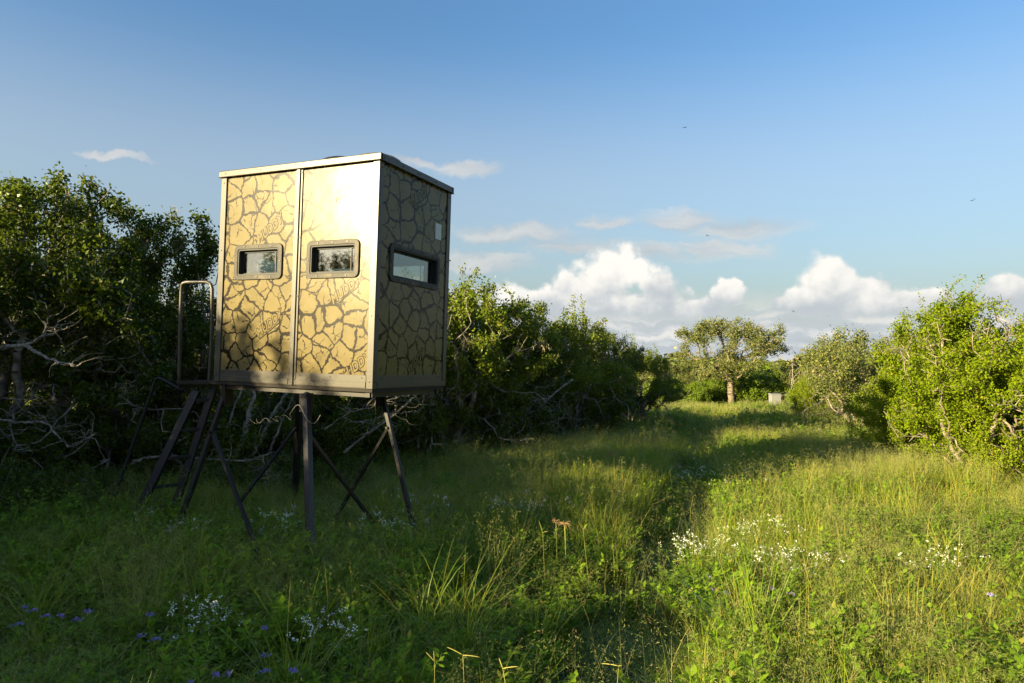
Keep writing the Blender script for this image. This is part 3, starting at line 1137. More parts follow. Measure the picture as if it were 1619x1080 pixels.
def leaves(rng, C, L, W, up=0.5, out=None):
    """one folded rhombic leaf per centre"""
    n = len(C)
    nrm = rng.normal(0, 1, (n, 3))
    nrm[:, 2] += up
    if out is not None:
        nrm += out
    nrm /= np.linalg.norm(nrm, axis=1)[:, None]
    a = np.cross(nrm, rng.normal(0, 1, (n, 3)))
    a /= np.linalg.norm(a, axis=1)[:, None] + 1e-9
    b = np.cross(nrm, a)
    L = L * rng.uniform(0.6, 1.25, (n, 1))
    W = W * rng.uniform(0.7, 1.2, (n, 1))
    mid = C + a * L * 0.05
    V = np.stack([C - a * L / 2, mid + b * W / 2 + nrm * W * 0.22, C + a * L / 2, mid - b * W / 2 + nrm * W * 0.22], 1)
    i = np.arange(n)[:, None] * 4
    return V.reshape(-1, 3), i + np.arange(4)[None]


def lobes(rng, n, env, rl):
    """lobe centres through an envelope; env(rng) -> point"""
    return [(env(rng), rl * rng.uniform(0.65, 1.3)) for _ in range(n)]


def in_ball(rng, n):
    v = rng.normal(0, 1, (n, 3))
    v /= np.linalg.norm(v, axis=1)[:, None]
    return v * rng.uniform(0.25, 1, (n, 1)) ** 0.5


def make_tree(name, seed, H, Rx, base, stems, trunk_r, n_lobe, rl, n_att, leaf, leaf_n, bare=0.0, dead=0, moss=0, step=0.13,
              spread=0.35, leafm='leafL', barkm='bark', up=0.5, tipr=0.005, shoots=0, kill=0.17, gnarl=0.32, jit=0.06, clump=1.0, gap=-0.6):
    """mesh data of one kind of tree: dict of part name -> mesh"""
    rng = np.random.default_rng(seed)
    zc, hz = (H + base) / 2, (H - base) / 2

    def env(r_):
        q = in_ball(r_, 1)[0]
        q = q / np.linalg.norm(q) * (np.linalg.norm(q) ** 0.6)
        return np.array([q[0] * (Rx - rl * .6), q[1] * (Rx - rl * .6), zc + q[2] * (hz - rl * .55)])
    att = []
    for c, rr_ in lobes(rng, n_lobe, env, rl):
        k = max(6, int(n_att / n_lobe * (rr_ / rl) ** 2))
        att.append(c + in_ball(rng, k) * np.array([rr_, rr_, rr_ * 0.8]))
    att = np.concatenate(att)
    att = att[att[:, 2] > max(0.12, base * 0.7)]
    trunks = []
    for k in range(stems):
        an = 2 * math.pi * (k + rng.uniform(0, .7)) / stems
        lean = spread * rng.uniform(0.5, 1.3) * (0 if stems == 1 else 1)
        p = np.array([0.09 * math.cos(an), 0.09 * math.sin(an), -0.12]) * (0.3 if stems == 1 else 1.0)
        p[2] = -0.12
        line = [p]
        top = max(base, 0.35) * rng.uniform(0.9, 1.3)
        ns = max(3, int(top / step))
        for j in range(ns):
            q = line[-1] + np.array([lean * math.cos(an), lean * math.sin(an), 1.0]) * top / ns + rng.normal(0, 0.022, 3)
            line.append(q)
        trunks.append(line)
    pos, par = colonize(rng, att, trunks, step, kill, 80, gnarl)
    r = radii(pos, par, tipr, 2.2, trunk_r)
    V, Fq = tubes(pos, par, r, 6 if trunk_r > .1 else 5)
    out = {'trunk': mesh_np(name + '_trunk', V, Fq, M[barkm], True)}
    # leaves on the thin twigs
    thin = np.where((r < tipr * 2.6) & (pos[:, 2] > bare + rng.normal(0, 0.15, len(pos))))[0]
    q = pos[thin] / clump
    cl = np.sin(q[:, 0] * 5.1 + 1.3 * np.sin(q[:, 1] * 4.3)) + np.sin(q[:, 1] * 4.7 + 1.7 * np.sin(q[:, 2] * 5.3 + seed)) + np.sin(q[:, 2] * 5.6 + 1.5 * np.sin(q[:, 0] * 3.9))
    thin = thin[cl + rng.normal(0, 0.45, len(thin)) > gap]
    per = max(1, int(round(leaf_n / max(1, len(thin)))))
    C = np.repeat(pos[thin], per, 0)
    back = np.repeat(pos[thin] - pos[np.maximum(par[thin], 0)], per, 0)
    C = C - back * rng.uniform(0, 1, (len(C), 1)) + rng.normal(0, jit, C.shape)
    if shoots:
        # long straight shoots standing out of the crown
        SP, SPar, base_i = [], [], 0
        tops = pos[thin]
        score = tops[:, 2] + rng.normal(0, 0.25, len(tops))
        for i in np.argsort(score)[-shoots * 3:][::3]:
            q = tops[i].copy()
            d = np.array([rng.normal(0, .55), rng.normal(0, .4), 1.0])
            d /= np.linalg.norm(d)
            pr = -1
            for j in range(rng.integers(5, 10)):
                SP.append(q.copy())
                SPar.append(pr)
                pr = len(SP) - 1
                d = d + rng.normal(0, 0.14, 3)
                d /= np.linalg.norm(d)
                q = q + d * 0.07
        SP, SPar = np.array(SP), np.array(SPar)
        Vs, Fs = tubes(SP, SPar, np.full(len(SP), 0.004), 4)
        out['shoot'] = mesh_np(name + '_shoot', Vs, Fs, M[barkm], True)
        Cs = np.repeat(SP, 9, 0) + rng.normal(0, 0.035, (len(SP) * 9, 3))
        C = np.concatenate([C, Cs])
    Vl, Fl = leaves(rng, C, leaf[0], leaf[1], up)
    out['crown'] = mesh_np(name + '_crown', Vl, Fl, M[leafm])
    if dead:
        a = []
        while len(a) < dead:
            an, rad = rng.uniform(0, 2 * math.pi), Rx * math.sqrt(rng.uniform(0.05, 1.25))
            a.append((rad * math.cos(an), rad * math.sin(an), rng.uniform(0.1, max(0.9, bare + 0.55))))
        tr = [[pos[i], pos[i] + rng.normal(0, .05, 3)] for i in rng.choice(np.where((r > tipr * 2) & (pos[:, 2] > .3) & (pos[:, 2] < max(bare, .9) + .5))[0], 14)]
        dp, dpar = colonize(rng, np.array(a), tr, 0.12, 0.14, 60, 0.32, -0.03)
        dr = radii(dp, dpar, 0.0036, 2.3, 0.020)
        Vd, Fd = tubes(dp, dpar, dr, 4)
        out['dead_branches'] = mesh_np(name + '_dead', Vd, Fd, M['dead'], True)
    if moss:
        src = pos[rng.choice(np.where((r < 0.03) & (pos[:, 2] > bare * .8))[0], moss)]
        Cm = np.repeat(src, 60, 0) + rng.normal(0, 0.055, (moss * 60, 3))
        Vm, Fm = leaves(rng, Cm, 0.10, 0.010, 0.0)
        out['moss'] = mesh_np(name + '_moss', Vm, Fm, M['moss'])
    return out


PART = {'trunk': 'trunk', 'crown': 'crown', 'dead_branches': 'dead_branches', 'moss': 'ball_moss', 'shoot': 'shoots'}


def place(kind, name, loc, label, cat, rz=0.0, sc=(1, 1, 1), group=None):
    x, y = loc[0], loc[1]
    o = empty(name, (x, y, float(ground_h(x, y)) - 0.02), rz, sc)
    tag(o, label, cat, group)
    for p_, me in kind.items():
        c = link(PART[p_], me, o)
        if p_ in ('dead_branches', 'moss', 'shoot'):
            c['kind'] = 'stuff'
    return o


T = {}
T['LA'] = make_tree('oak_a', 11, 4.0, 1.75, 1.0, 4, 0.085, 26, 0.55, 1700, (0.058, 0.033), 34000, bare=1.15, dead=170, step=0.12)
T['LB'] = make_tree('oak_b', 12, 3.6, 1.9, 0.8, 5, 0.075, 26, 0.55, 1700, (0.058, 0.033), 34000, bare=0.95, dead=190, moss=26, step=0.12)
T['LC'] = make_tree('oak_c', 13, 3.0, 1.6, 0.55, 5, 0.065, 24, 0.48, 1500, (0.055, 0.031), 30000, bare=0.75, dead=200, moss=34, step=0.115, shoots=14, leafm='leafM')
T['UN'] = make_tree('dark_bush', 14, 1.15, 1.0, 0.08, 5, 0.03, 16, 0.36, 700, (0.05, 0.028), 13000, bare=0.05, step=0.12, gap=-1.2)
T['RA'] = make_tree('shrub_a', 21, 2.3, 1.45, 0.15, 6, 0.030, 30, 0.40, 1900, (0.036, 0.024), 58000, bare=0.15, gap=-0.1, jit=0.048, tipr=0.0035, step=0.10, leafm='leafR', barkm='palebark', shoots=8, spread=0.5, kill=0.14)
T['RB'] = make_tree('shrub_b', 22, 2.7, 1.35, 0.35, 5, 0.034, 26, 0.42, 1700, (0.036, 0.024), 52000, bare=0.30, gap=-0.1, jit=0.048, tipr=0.0035, step=0.10, leafm='leafR', barkm='palebark', shoots=14, spread=0.45, kill=0.14)
T['OK'] = make_tree('live_oak', 33, 4.6, 2.7, 1.35, 1, 0.155, 46, 0.52, 1700, (0.085, 0.05), 24000, bare=1.25, gap=-0.5, step=0.17, leafm='leafO', barkm='oakbark', kill=0.24, tipr=0.010, jit=0.10)
T['GA'] = make_tree('scrub_a', 41, 3.2, 2.1, 0.5, 4, 0.055, 22, 0.6, 1000, (0.085, 0.05), 17000, bare=0.45, dead=200, step=0.17, leafm='leafO', barkm='palebark', kill=0.24, tipr=0.007, jit=0.11)
T['SA'] = make_tree('low_shrub', 51, 1.5, 1.2, 0.1, 5, 0.03, 18, 0.42, 800, (0.075, 0.042), 15000, bare=0.1, step=0.13, leafm='leafS', barkm='bark', kill=0.2, jit=0.08)
T['BS'] = {k: v for k, v in make_tree('bare_shrub', 61, 2.4, 1.0, 0.3, 4, 0.055, 14, 0.45, 420, (0.05, 0.03), 60, bare=9.0, step=0.16, leafm='leafO', barkm='lichen', kill=0.22, tipr=0.007).items() if k == 'trunk'}


def xy(u, y):
    """ground position under a photo column, y metres ahead"""
    p = at(u, 560, y)
    return p[0], p[1]


# left-hand line of oaks, near to far
Ls = [('LA', 25, 8.6, 1.06, 0.3, 'tall dark oak at the left edge, behind the lichened dead limb'),
      ('LB', 165, 9.3, 1.10, 1.7, 'dark oak left of the blind, second tree from the left edge'),
      ('LA', 275, 10.2, 0.93, 4.0, 'dark oak whose crown rises just left of the blind, behind its guard rail'),
      ('LC', 405, 10.4, 0.74, 2.2, 'oak behind the long front wall of the blind, trunks showing under it'),
      ('LB', 545, 11.4, 0.62, 0.9, 'oak hidden by the blind, its grey tangle of branches showing below the near corner'),
      ('LC', 715, 12.0, 1.10, 5.1, 'oak touching the right side of the blind, with a pointed top'),
      ('LB', 800, 13.4, 0.80, 3.3, 'mossy oak right of the blind, second crown from it'),
      ('LC', 885, 14.8, 0.98, 1.2, 'rounded oak in the middle of the row right of the blind'),
      ('LA', 958, 16.6, 0.69, 2.5, 'small dark oak near the far end of the row right of the blind'),
      ('LC', 1003, 18.3, 0.80, 0.4, 'last oak at the far right end of the shaded row'),
      ('LB', 95, 11.8, 0.98, 5.5, 'oak filling the second row between the two leftmost trees'),
      ('LC', 225, 12.6, 1.02, 0.2, 'oak in the second row behind the ladder'),
      ('LC', 662, 12.6, 1.12, 2.9, 'second-row oak seen just past the upper right of the blind legs'),
      ('LB', 770, 16.0, 0.66, 4.4, 'second-row oak behind the pointed oak beside the blind'),
      ('LA', 905, 18.5, 0.56, 1.0, 'second-row oak behind the rounded oak in the shaded row')]
for k, u, y, s, rz, lab in Ls:
    place(T[k], 'oak_tree', xy(u, y), lab, 'tree', rz, (s, s, s), 'oaks of the shaded row')

# oaks standing left of the picture and behind the camera: they shade the meadow
SHADE = [('LC', (-8.4, -1.4), 0.94, 1.4, 'small oak beyond the left edge, a step behind the photographer'),
         ('LC', (-8.0, 0.6), 0.98, 2.9, 'small oak beyond the left edge, a step ahead of the photographer'),
         ('LC', (-7.9, 1.6), 0.95, 0.4, 'small oak beyond the left edge, nearest to the photographer'),
         ('LC', (-8.2, -0.4), 0.97, 3.4, 'small oak beside the photographer, beyond the left edge'),
         ('LC', (-8.6, -2.4), 0.92, 5.4, 'small oak behind the photographer, beyond the left edge'),
         ('LB', (-8.6, 5.6), 1.06, 0.7, 'oak beyond the left edge of the picture, level with the ladder'),
         ('LC', (-8.9, 4.1), 1.26, 1.9, 'oak beyond the left edge, level with the long wall of the blind'),
         ('LA', (-9.0, 2.6), 1.08, 2.7, 'oak beyond the left edge, level with the near corner of the blind'),
         ('LB', (-9.0, 0.7), 0.90, 4.2, 'oak beyond the left edge, abreast of the photographer'),
         ('LC', (-9.2, -1.3), 1.10, 5.2, 'oak behind the photographer on the left, nearest one'),
         ('LB', (-9.4, -3.6), 0.76, 1.2, 'oak behind the photographer on the left, second one'),
         ('LC', (-10.0, -5.6), 0.80, 2.2, 'oak behind the photographer on the left, farthest one'),
         ('LA', (-11.6, 1.4), 1.04, 0.2, 'tall oak of the outer row beyond the left edge, abreast of the photographer'),
         ('LB', (-11.6, -0.9), 0.86, 3.0, 'outer-row oak behind the photographer on the left, nearer one'),
         ('LB', (-11.8, -3.0), 0.76, 5.0, 'outer-row oak behind the photographer on the left, farther one'),
         ('LA', (-11.5, 3.8), 1.00, 1.0, 'tall outer-row oak beyond the left edge, level with the blind'),
         ('LB', (-11.6, 6.0), 1.08, 2.0, 'outer-row oak beyond the left edge, level with the ladder'),
         ('LB', (-10.6, 8.2), 1.0, 3.2, 'oak beyond the left edge, behind the lichened limb'),
         ('LB', (-9.6, 11.6), 0.9, 4.6, 'oak hidden deep behind the leftmost tree'),
         ('LC', (-8.4, 14.6), 1.0, 0.6, 'oak hidden deep behind the second tree from the left'),
         ('LB', (-5.4, 14.8), 0.8, 1.6, 'oak hidden deep behind the ladder'),
         ('LC', (-2.8, 16.6), 0.95, 2.6, 'oak hidden deep behind the blind'),
         ('LB', (-0.6, 19.0), 0.66, 3.6, 'oak hidden deep behind the row right of the blind')]
for k, p, s, rz, lab in SHADE:
    place(T[k], 'oak_tree', p, lab, 'tree', rz, (s, s, s), 'oaks outside the picture')

# dark bushes filling the foot of the row
for u, y, s_, rz, lab in ((8, 7.9, 1.0, 0, 'dark bush at the foot of the leftmost oak'), (85, 9.8, 1.1, 1, 'dark bush between the two leftmost oaks'),
                          (165, 8.6, 1.0, 2, 'dark bush left of the ladder foot'), (240, 10.4, 1.1, 3, 'dark bush behind the ladder'),
                          (330, 9.2, 1.1, 4, 'dark bush behind the left leg of the blind'), (415, 11.4, 1.0, 5, 'dark bush under the left half of the blind'),
                          (500, 10.2, 1.1, 0.5, 'dark bush behind the middle leg of the blind'), (580, 12.2, 1.05, 1.5, 'dark bush under the near corner of the blind'),
                          (655, 11.2, 1.1, 2.5, 'dark bush behind the right leg of the blind'), (735, 13.0, 1.1, 3.5, 'dark bush at the foot of the pointed oak beside the blind'),
                          (800, 12.4, 1.1, 4.5, 'dark bush at the foot of the mossy oak'), (868, 15.4, 1.1, 5.5, 'dark bush at the foot of the rounded oak in mid-row'),
                          (930, 15.4, 1.1, 0.9, 'dark bush at the foot of the small dark oak'), (985, 18.4, 1.1, 1.9, 'dark bush at the foot of the last oak of the row')):
    place(T['UN'], 'dark_bush', xy(u, y), lab, 'bush', rz, (s_, s_, s_), 'dark bushes under the oaks')

for u, y, s_, rz, lab in ((40, 6.9, 0.62, 0.3, 'low leafy bush in the shade at the left edge, in front of the drooping limb'), (150, 7.3, 0.55, 1.3, 'low leafy bush in the shade beside the handrail foot'),
                          (345, 8.3, 0.55, 2.3, 'low leafy bush in the shade behind the left brace'), (440, 8.7, 0.6, 3.3, 'low leafy bush in the shade between the far and middle legs'),
                          (545, 9.0, 0.5, 4.3, 'low leafy bush in the shade behind the crossing braces')):
    place(T['UN'], 'leafy_bush', xy(u, y), lab, 'bush', rz, (s_, s_, s_), 'low bushes around the blind')

# right-hand thicket
Rs = [('RA', 1478, 10.6, 0.90, 0.4, 'sunlit yellow-green thicket shrub, left half of the right-hand thicket', 'shrub'),
      ('RB', 1555, 9.3, 1.06, 1.9, 'tallest sunlit shrub with pale stems and long shoots at the right edge', 'shrub'),
      ('RA', 1665, 8.6, 1.00, 3.9, 'sunlit shrub cut by the right edge of the picture', 'shrub'),
      ('RB', 1600, 11.6, 0.98, 5.0, 'shrub behind the tallest shrub of the right-hand thicket', 'shrub'),
      ('RA', 1440, 13.2, 0.80, 2.2, 'shrub at the left rear of the right-hand thicket', 'shrub'),
      ('GA', 1358, 17.5, 0.76, 0.8, 'grey-green scrub tree with bare sticks left of the right-hand thicket', 'tree'),
      ('RA', 1300, 20.5, 0.72, 4.7, 'low rounded shrub on the right side of the clearing, before the bare pale bush', 'shrub'),
      ('GA', 1395, 20.5, 0.98, 3.0, 'olive scrub tree rising behind the gap left of the thicket', 'tree'),
      ('RA', 1500, 14.5, 1.05, 1.0, 'shrub deep behind the right-hand thicket', 'shrub')]
for k, u, y, s, rz, lab, cat in Rs:
    place(T[k], 'thicket_shrub' if cat == 'shrub' else 'scrub_tree', xy(u, y), lab, cat, rz, (s, s, s), 'right-hand thicket')

# far end of the clearing
place(T['OK'], 'live_oak', xy(1154, 33.5), 'single spreading live oak with a stout trunk at the end of the clearing', 'tree', 0.6, (1.12, 1.12, 1.0))
Fs = [('GA', 1072, 37.0, 0.78, 0.5, 'scrub_tree', 'olive scrub tree directly left of the live oak', 'tree'),
      ('GA', 1042, 38.0, 0.80, 2.0, 'scrub_tree', 'olive scrub tree at the left end of the far thicket', 'tree'),
      ('GA', 1216, 38.0, 0.66, 1.3, 'scrub_tree', 'olive scrub tree just right of the live oak', 'tree'),
      ('GA', 1300, 32.5, 1.08, 3.7, 'scrub_tree', 'broad olive scrub tree right of the bare pale bush', 'tree'),
      ('GA', 1345, 30.0, 1.18, 5.2, 'scrub_tree', 'tall olive scrub tree behind the gap by the right-hand thicket', 'tree'),
      ('GA', 1255, 42.0, 0.75, 2.6, 'scrub_tree', 'small olive scrub tree far behind the pale grey box', 'tree'),
      ('SA', 1050, 34.0, 1.05, 0.1, 'low_shrub', 'bright green low shrub at the far left end of the clearing', 'shrub'),
      ('SA', 1092, 33.6, 0.95, 1.1, 'low_shrub', 'bright green low shrub left of the live oak trunk', 'shrub'),
      ('SA', 1130, 35.5, 1.15, 2.1, 'low_shrub', 'bright green low shrub just behind the live oak trunk, left side', 'shrub'),
      ('SA', 1185, 34.8, 1.25, 3.1, 'low_shrub', 'bright green low shrub between the live oak and the pale box', 'shrub'),
      ('SA', 1215, 36.0, 1.25, 4.6, 'low_shrub', 'bright green low shrub behind the pale grey box', 'shrub'),
      ('SA', 1252, 35.0, 1.30, 5.6, 'low_shrub', 'bright green low shrub right of the pale grey box', 'shrub'),
      ('SA', 1285, 28.0, 0.95, 0.8, 'low_shrub', 'bright green low shrub in front of the bare pale bush', 'shrub'),
      ('SA', 1330, 24.0, 0.85, 2.8, 'low_shrub', 'low green shrub at the right side of the clearing', 'shrub')]
for k, u, y, s, rz, nm, lab, cat in Fs:
    place(T[k], nm, xy(u, y), lab, cat, rz, (s, s, s), 'far thicket')
place(T['BS'], 'bare_bush', xy(1274, 30.5), 'leafless pale bush in front of the far scrub', 'bush', 0.3, (1.05, 1.05, 1.15))
place(T['BS'], 'bare_bush', xy(1330, 21.5), 'leafless pale bush beside the right-hand thicket', 'bush', 2.3, (0.8, 0.8, 0.85))


#--STUFF--
# ------------------------------------------------------------------ meadow growth: patches of real blades and leaves, scattered


def scatter(name, pts, rot, scl, idx, sources, label, cat):
    me = bpy.data.meshes.new(name)
    n = len(pts)
    me.vertices.add(n)
    me.vertices.foreach_set('co', np.asarray(pts, np.float32).ravel())
    for an, ty, key, val in (('rot', 'FLOAT_VECTOR', 'vector', np.asarray(rot, np.float32).ravel()), ('scl', 'FLOAT_VECTOR', 'vector', np.asarray(scl, np.float32).ravel()),
                             ('idx', 'INT', 'value', np.asarray(idx, np.int32))):
        me.attributes.new(an, ty, 'POINT').data.foreach_set(key, val)
    o = link(name, me)
    tag(o, label, cat, None, 'stuff')
    ng = bpy.data.node_groups.new(name, 'GeometryNodeTree')
    ng.interface.new_socket('Geometry', in_out='INPUT', socket_type='NodeSocketGeometry')
    ng.interface.new_socket('Geometry', in_out='OUTPUT', socket_type='NodeSocketGeometry')
    N, Lk = ng.nodes, ng.links
    gi, go = N.new('NodeGroupInput'), N.new('NodeGroupOutput')
    iop = N.new('GeometryNodeInstanceOnPoints')
    join = N.new('GeometryNodeJoinGeometry')
    for s in reversed(sources):
        oi = N.new('GeometryNodeObjectInfo')
        oi.inputs['Object'].default_value = s
        oi.inputs['As Instance'].default_value = False
        g2i = N.new('GeometryNodeGeometryToInstance')
        Lk.new(oi.outputs['Geometry'], g2i.inputs[0])
        Lk.new(g2i.outputs[0], join.inputs[0])

    def attr(nm, ty):
        a = N.new('GeometryNodeInputNamedAttribute')
        a.data_type = ty
        a.inputs['Name'].default_value = nm
        return a.outputs['Attribute']
    e2r = N.new('FunctionNodeEulerToRotation')
    Lk.new(attr('rot', 'FLOAT_VECTOR'), e2r.inputs[0])
    Lk.new(gi.outputs[0], iop.inputs['Points'])
    Lk.new(join.outputs[0], iop.inputs['Instance'])
    iop.inputs['Pick Instance'].default_value = True
    Lk.new(attr('idx', 'INT'), iop.inputs['Instance Index'])
    Lk.new(e2r.outputs[0], iop.inputs['Rotation'])
    Lk.new(attr('scl', 'FLOAT_VECTOR'), iop.inputs['Scale'])
    Lk.new(iop.outputs[0], go.inputs[0])
    md = o.modifiers.new('scatter', 'NODES')
    md.node_group = ng
    return o


def source(name, me):
    return bpy.data.objects.new(name, me)          # never linked: only a shape to scatter


def blades(rng, base, h, hv, w, lean, bend, seg=4, wind=0.0):
    """curved tapering blades standing at the base points"""
    n = len(base)
    an = rng.uniform(0, 2 * np.pi, n)
    dirn = np.stack([np.cos(an), np.sin(an), 0 * an], 1)
    side = np.stack([-np.sin(an), np.cos(an), 0 * an], 1) + dirn * rng.uniform(-1, 1, (n, 1))
    side /= np.linalg.norm(side, axis=1)[:, None]
    H = h * (1 + rng.uniform(-hv, hv, n))
    ln = np.abs(rng.normal(0, lean, n))
    bn = np.abs(rng.normal(0, bend, n)) + 0.05
    V, Fq = [], []
    for k in range(seg + 1):
        s = k / seg
        z = H * (s - 0.28 * bn * s ** 3)
        o = H * (ln * s + bn * s ** 2.2)
        c = base + dirn * o[:, None] + np.array([0, 0, 1]) * z[:, None]
        ww = w * (1 - s ** 1.6) * 0.5 + w * 0.05
        V.append(c - side * ww)
        V.append(c + side * ww)
    V = np.stack(V, 1)
    i = np.arange(n) * (2 * (seg + 1))
    for k in range(seg):
        Fq.append(np.stack([i + 2 * k, i + 2 * k + 1, i + 2 * k + 3, i + 2 * k + 2], 1))
    return V.reshape(-1, 3), np.concatenate(Fq)


def seedgrass(rng, base, h, w=0.0022, head=7):
    """thin culms carrying an airy seed head"""
    n = len(base)
    v, f = blades(rng, base, h, 0.3, w, 0.22, 0.25, 5)
    tips = v.reshape(n, 12, 3)
    parts = [(v, f)]
    for k in (8, 10, 11):
        C = np.repeat(tips[:, k], head, 0) + rng.normal(0, 0.022, (n * head, 3))
        parts.append(leaves(rng, C, 0.022 * w / .0022, 0.0024 * w / .0022, 0.3))
    return join_vf(parts)


def join_vf(parts):
    V, Fq, b = [], [], 0
    for v, f in parts:
        V.append(v)
        Fq.append(f + b)
        b += len(v)
    return np.concatenate(V), np.concatenate(Fq)


def forb(rng, n_stem, h, L, W, per=4, m=12):
    """upright leafy weed"""
    parts = []
    for k in range(n_stem):
        an = rng.uniform(0, 2 * np.pi)
        p = np.array([rng.normal(0, .05), rng.normal(0, .05), 0])
        d = np.array([0.4 * math.cos(an), 0.4 * math.sin(an), 1.0]) + rng.normal(0, .15, 3)
        d /= np.linalg.norm(d)
        hh = h * rng.uniform(0.55, 1.1)
        pts = p + np.linspace(0, 1, m)[:, None] * d * hh + np.cumsum(rng.normal(0, .006, (m, 3)), 0)
        s = np.array([-math.sin(an), math.cos(an), 0]) * 0.0022
        Vs = np.stack([pts - s, pts + s], 1).reshape(-1, 3)
        i = np.arange(m - 1)[:, None] * 2
        parts.append((Vs, (i + np.array([[0, 1, 3, 2]]))))
        lv = np.repeat(pts[3:], per, 0)
        phi = rng.uniform(0, 2 * np.pi, len(lv))
        out = np.stack([np.cos(phi), np.sin(phi), rng.uniform(-.1, .7, len(lv))], 1)
        out /= np.linalg.norm(out, axis=1)[:, None]
        LL = L * rng.uniform(0.6, 1.2, (len(lv), 1))
        sd = np.cross(out, (0, 0, 1.0))
        sd /= np.linalg.norm(sd, axis=1)[:, None]
        dn = np.cross(sd, out)
        WW = W * rng.uniform(.8, 1.2, (len(lv), 1))
        a = lv + out * 0.01
        V = np.stack([a, a + out * LL * .5 + sd * WW / 2 + dn * WW * .15, a + out * LL + dn * LL * .12, a + out * LL * .5 - sd * WW / 2 + dn * WW * .15], 1).reshape(-1, 3)
        parts.append((V, np.arange(len(lv))[:, None] * 4 + np.arange(4)[None]))
    return join_vf(parts)


def vnoise(x, y, s, seed):
    """cheap smooth value noise"""
    def hsh(i, j):
        q = np.sin(i * 127.1 + j * 311.7 + seed * 74.7) * 43758.5453
        return q - np.floor(q)
    x, y = x / s, y / s
    i, j = np.floor(x), np.floor(y)
    fx, fy = x - i, y - j
    fx, fy = fx * fx * (3 - 2 * fx), fy * fy * (3 - 2 * fy)
    return (hsh(i, j) * (1 - fx) + hsh(i + 1, j) * fx) * (1 - fy) + (hsh(i, j + 1) * (1 - fx) + hsh(i + 1, j + 1) * fx) * fy


def mesh_multi(name, layers):
    """one mesh of several (V, F, material) layers"""
    V, Fq, mi, b = [], [], [], 0
    for k, (v, f, _) in enumerate(layers):
        V.append(v)
        Fq.append(f + b)
        mi.append(np.full(len(f), k, np.int32))
        b += len(v)
    me = mesh_np(name, np.concatenate(V), np.concatenate(Fq), None)
    for _, _, m_ in layers:
        me.materials.append(m_)
    me.polygons.foreach_set('material_index', np.concatenate(mi))
    return me


def tuft_bases(rng, n, size, tufts, spread):
    """blade feet gathered in tufts over a square"""
    c = rng.uniform(-size / 2, size / 2, (tufts, 2))
    k = rng.integers(0, tufts, n)
    p = c[k] + rng.normal(0, spread, (n, 2))
    return np.concatenate([p, np.zeros((n, 1))], 1)


def patch(rng, size, green, short, seed_, straw, weeds, wk=1.0, hk=1.0, path=False, weed_h=0.32):
    """counts are per square metre"""
    A = size * size
    L = []
    hb = rng.uniform(.22, .31) * hk
    if green:
        b = tuft_bases(rng, int(green * A), size, int(24 * A / wk), 0.060)
        v, f = blades(rng, b, hb, .55, .0052 * wk, .34, .58, 4 if wk < 2 else 3)
        if path:
            q = np.clip(np.abs(b[:, 0]) / (size / 2), 0, 1)
            n = len(b)
            vv = v.reshape(n, -1, 3)
            vv[:, :, 2] *= (0.34 + 0.66 * q ** 1.6)[:, None]
            v = vv.reshape(-1, 3)
        L.append((v, f, M['grass']))
    if short:
        b = np.concatenate([rng.uniform(-size / 2, size / 2, (int(short * A), 2)), np.zeros((int(short * A), 1))], 1)
        L.append((*blades(rng, b, .13 * hk, .5, .0060 * wk, .7, .8, 3), M['grass']))
    if seed_:
        L.append((*seedgrass(rng, tuft_bases(rng, int(seed_ * A), size, int(10 * A), 0.09), rng.uniform(.34, .48) * hk, .0022 * wk, 7 if wk < 2 else 4), M['grassfine']))
    if straw:
        L.append((*blades(rng, tuft_bases(rng, int(straw * A), size, int(7 * A), 0.06), rng.uniform(.32, .44) * hk, .4, .0034 * wk, .22, .36), M['grassdry']))
    if weeds:
        ps = []
        for k in range(max(1, int(weeds * A))):
            v, f = forb(rng, 7 if wk < 2 else 4, weed_h * rng.uniform(.7, 1.25), .050 * (1 if wk < 2 else 2.0), .026 * (1 if wk < 2 else 2.0), 4 if wk < 2 else 3, 11 if wk < 2 else 7)
            v = v + np.array([*rng.uniform(-size / 2, size / 2, 2), 0])
            ps.append((v, f))
        L.append((*join_vf(ps), M['forb']))
    return mesh_multi('growth_patch', L)


rng = np.random.default_rng(77)
NEAR, FARP = {}, {}
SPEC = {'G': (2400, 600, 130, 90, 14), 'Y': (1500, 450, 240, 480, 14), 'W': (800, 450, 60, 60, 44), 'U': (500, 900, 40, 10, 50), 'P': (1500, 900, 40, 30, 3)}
for k, n in (('G', 5), ('Y', 4), ('W', 4), ('U', 3), ('P', 2)):
    NEAR[k] = [source('growth_patch', patch(rng, 1.22, *SPEC[k], path=(k == 'P'), weed_h=.40 if k == 'U' else .28)) for _ in range(n)]
SPECF = {'G': (640, 160, 40, 30, 4), 'Y': (420, 140, 70, 170, 4), 'W': (300, 160, 40, 20, 10), 'U': (160, 160, 20, 6, 12), 'P': (500, 300, 20, 10, 1)}
for k, n in (('G', 3), ('Y', 3), ('W', 2), ('U', 2), ('P', 1)):
    FARP[k] = [source('growth_patch', patch(rng, 2.35, *SPECF[k], wk=2.6, path=False, hk=0.30 / 0.42 if k == 'P' else 1.0)) for _ in range(n)]


def row_x(y):
    """front edge of the shaded tree row"""
    return np.interp(y, [0, 6, 8, 10, 12.5, 15, 18, 20], [-6.6, -5.4, -4.4, -2.8, -1.0, 1.0, 3.4, 4.4])


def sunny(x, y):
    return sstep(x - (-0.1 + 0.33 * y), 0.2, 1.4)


E1 = np.array([math.cos(0.3143), -math.sin(0.3143)])      # across the wheel track
E2 = np.array([math.sin(0.3143), math.cos(0.3143)])       # along it


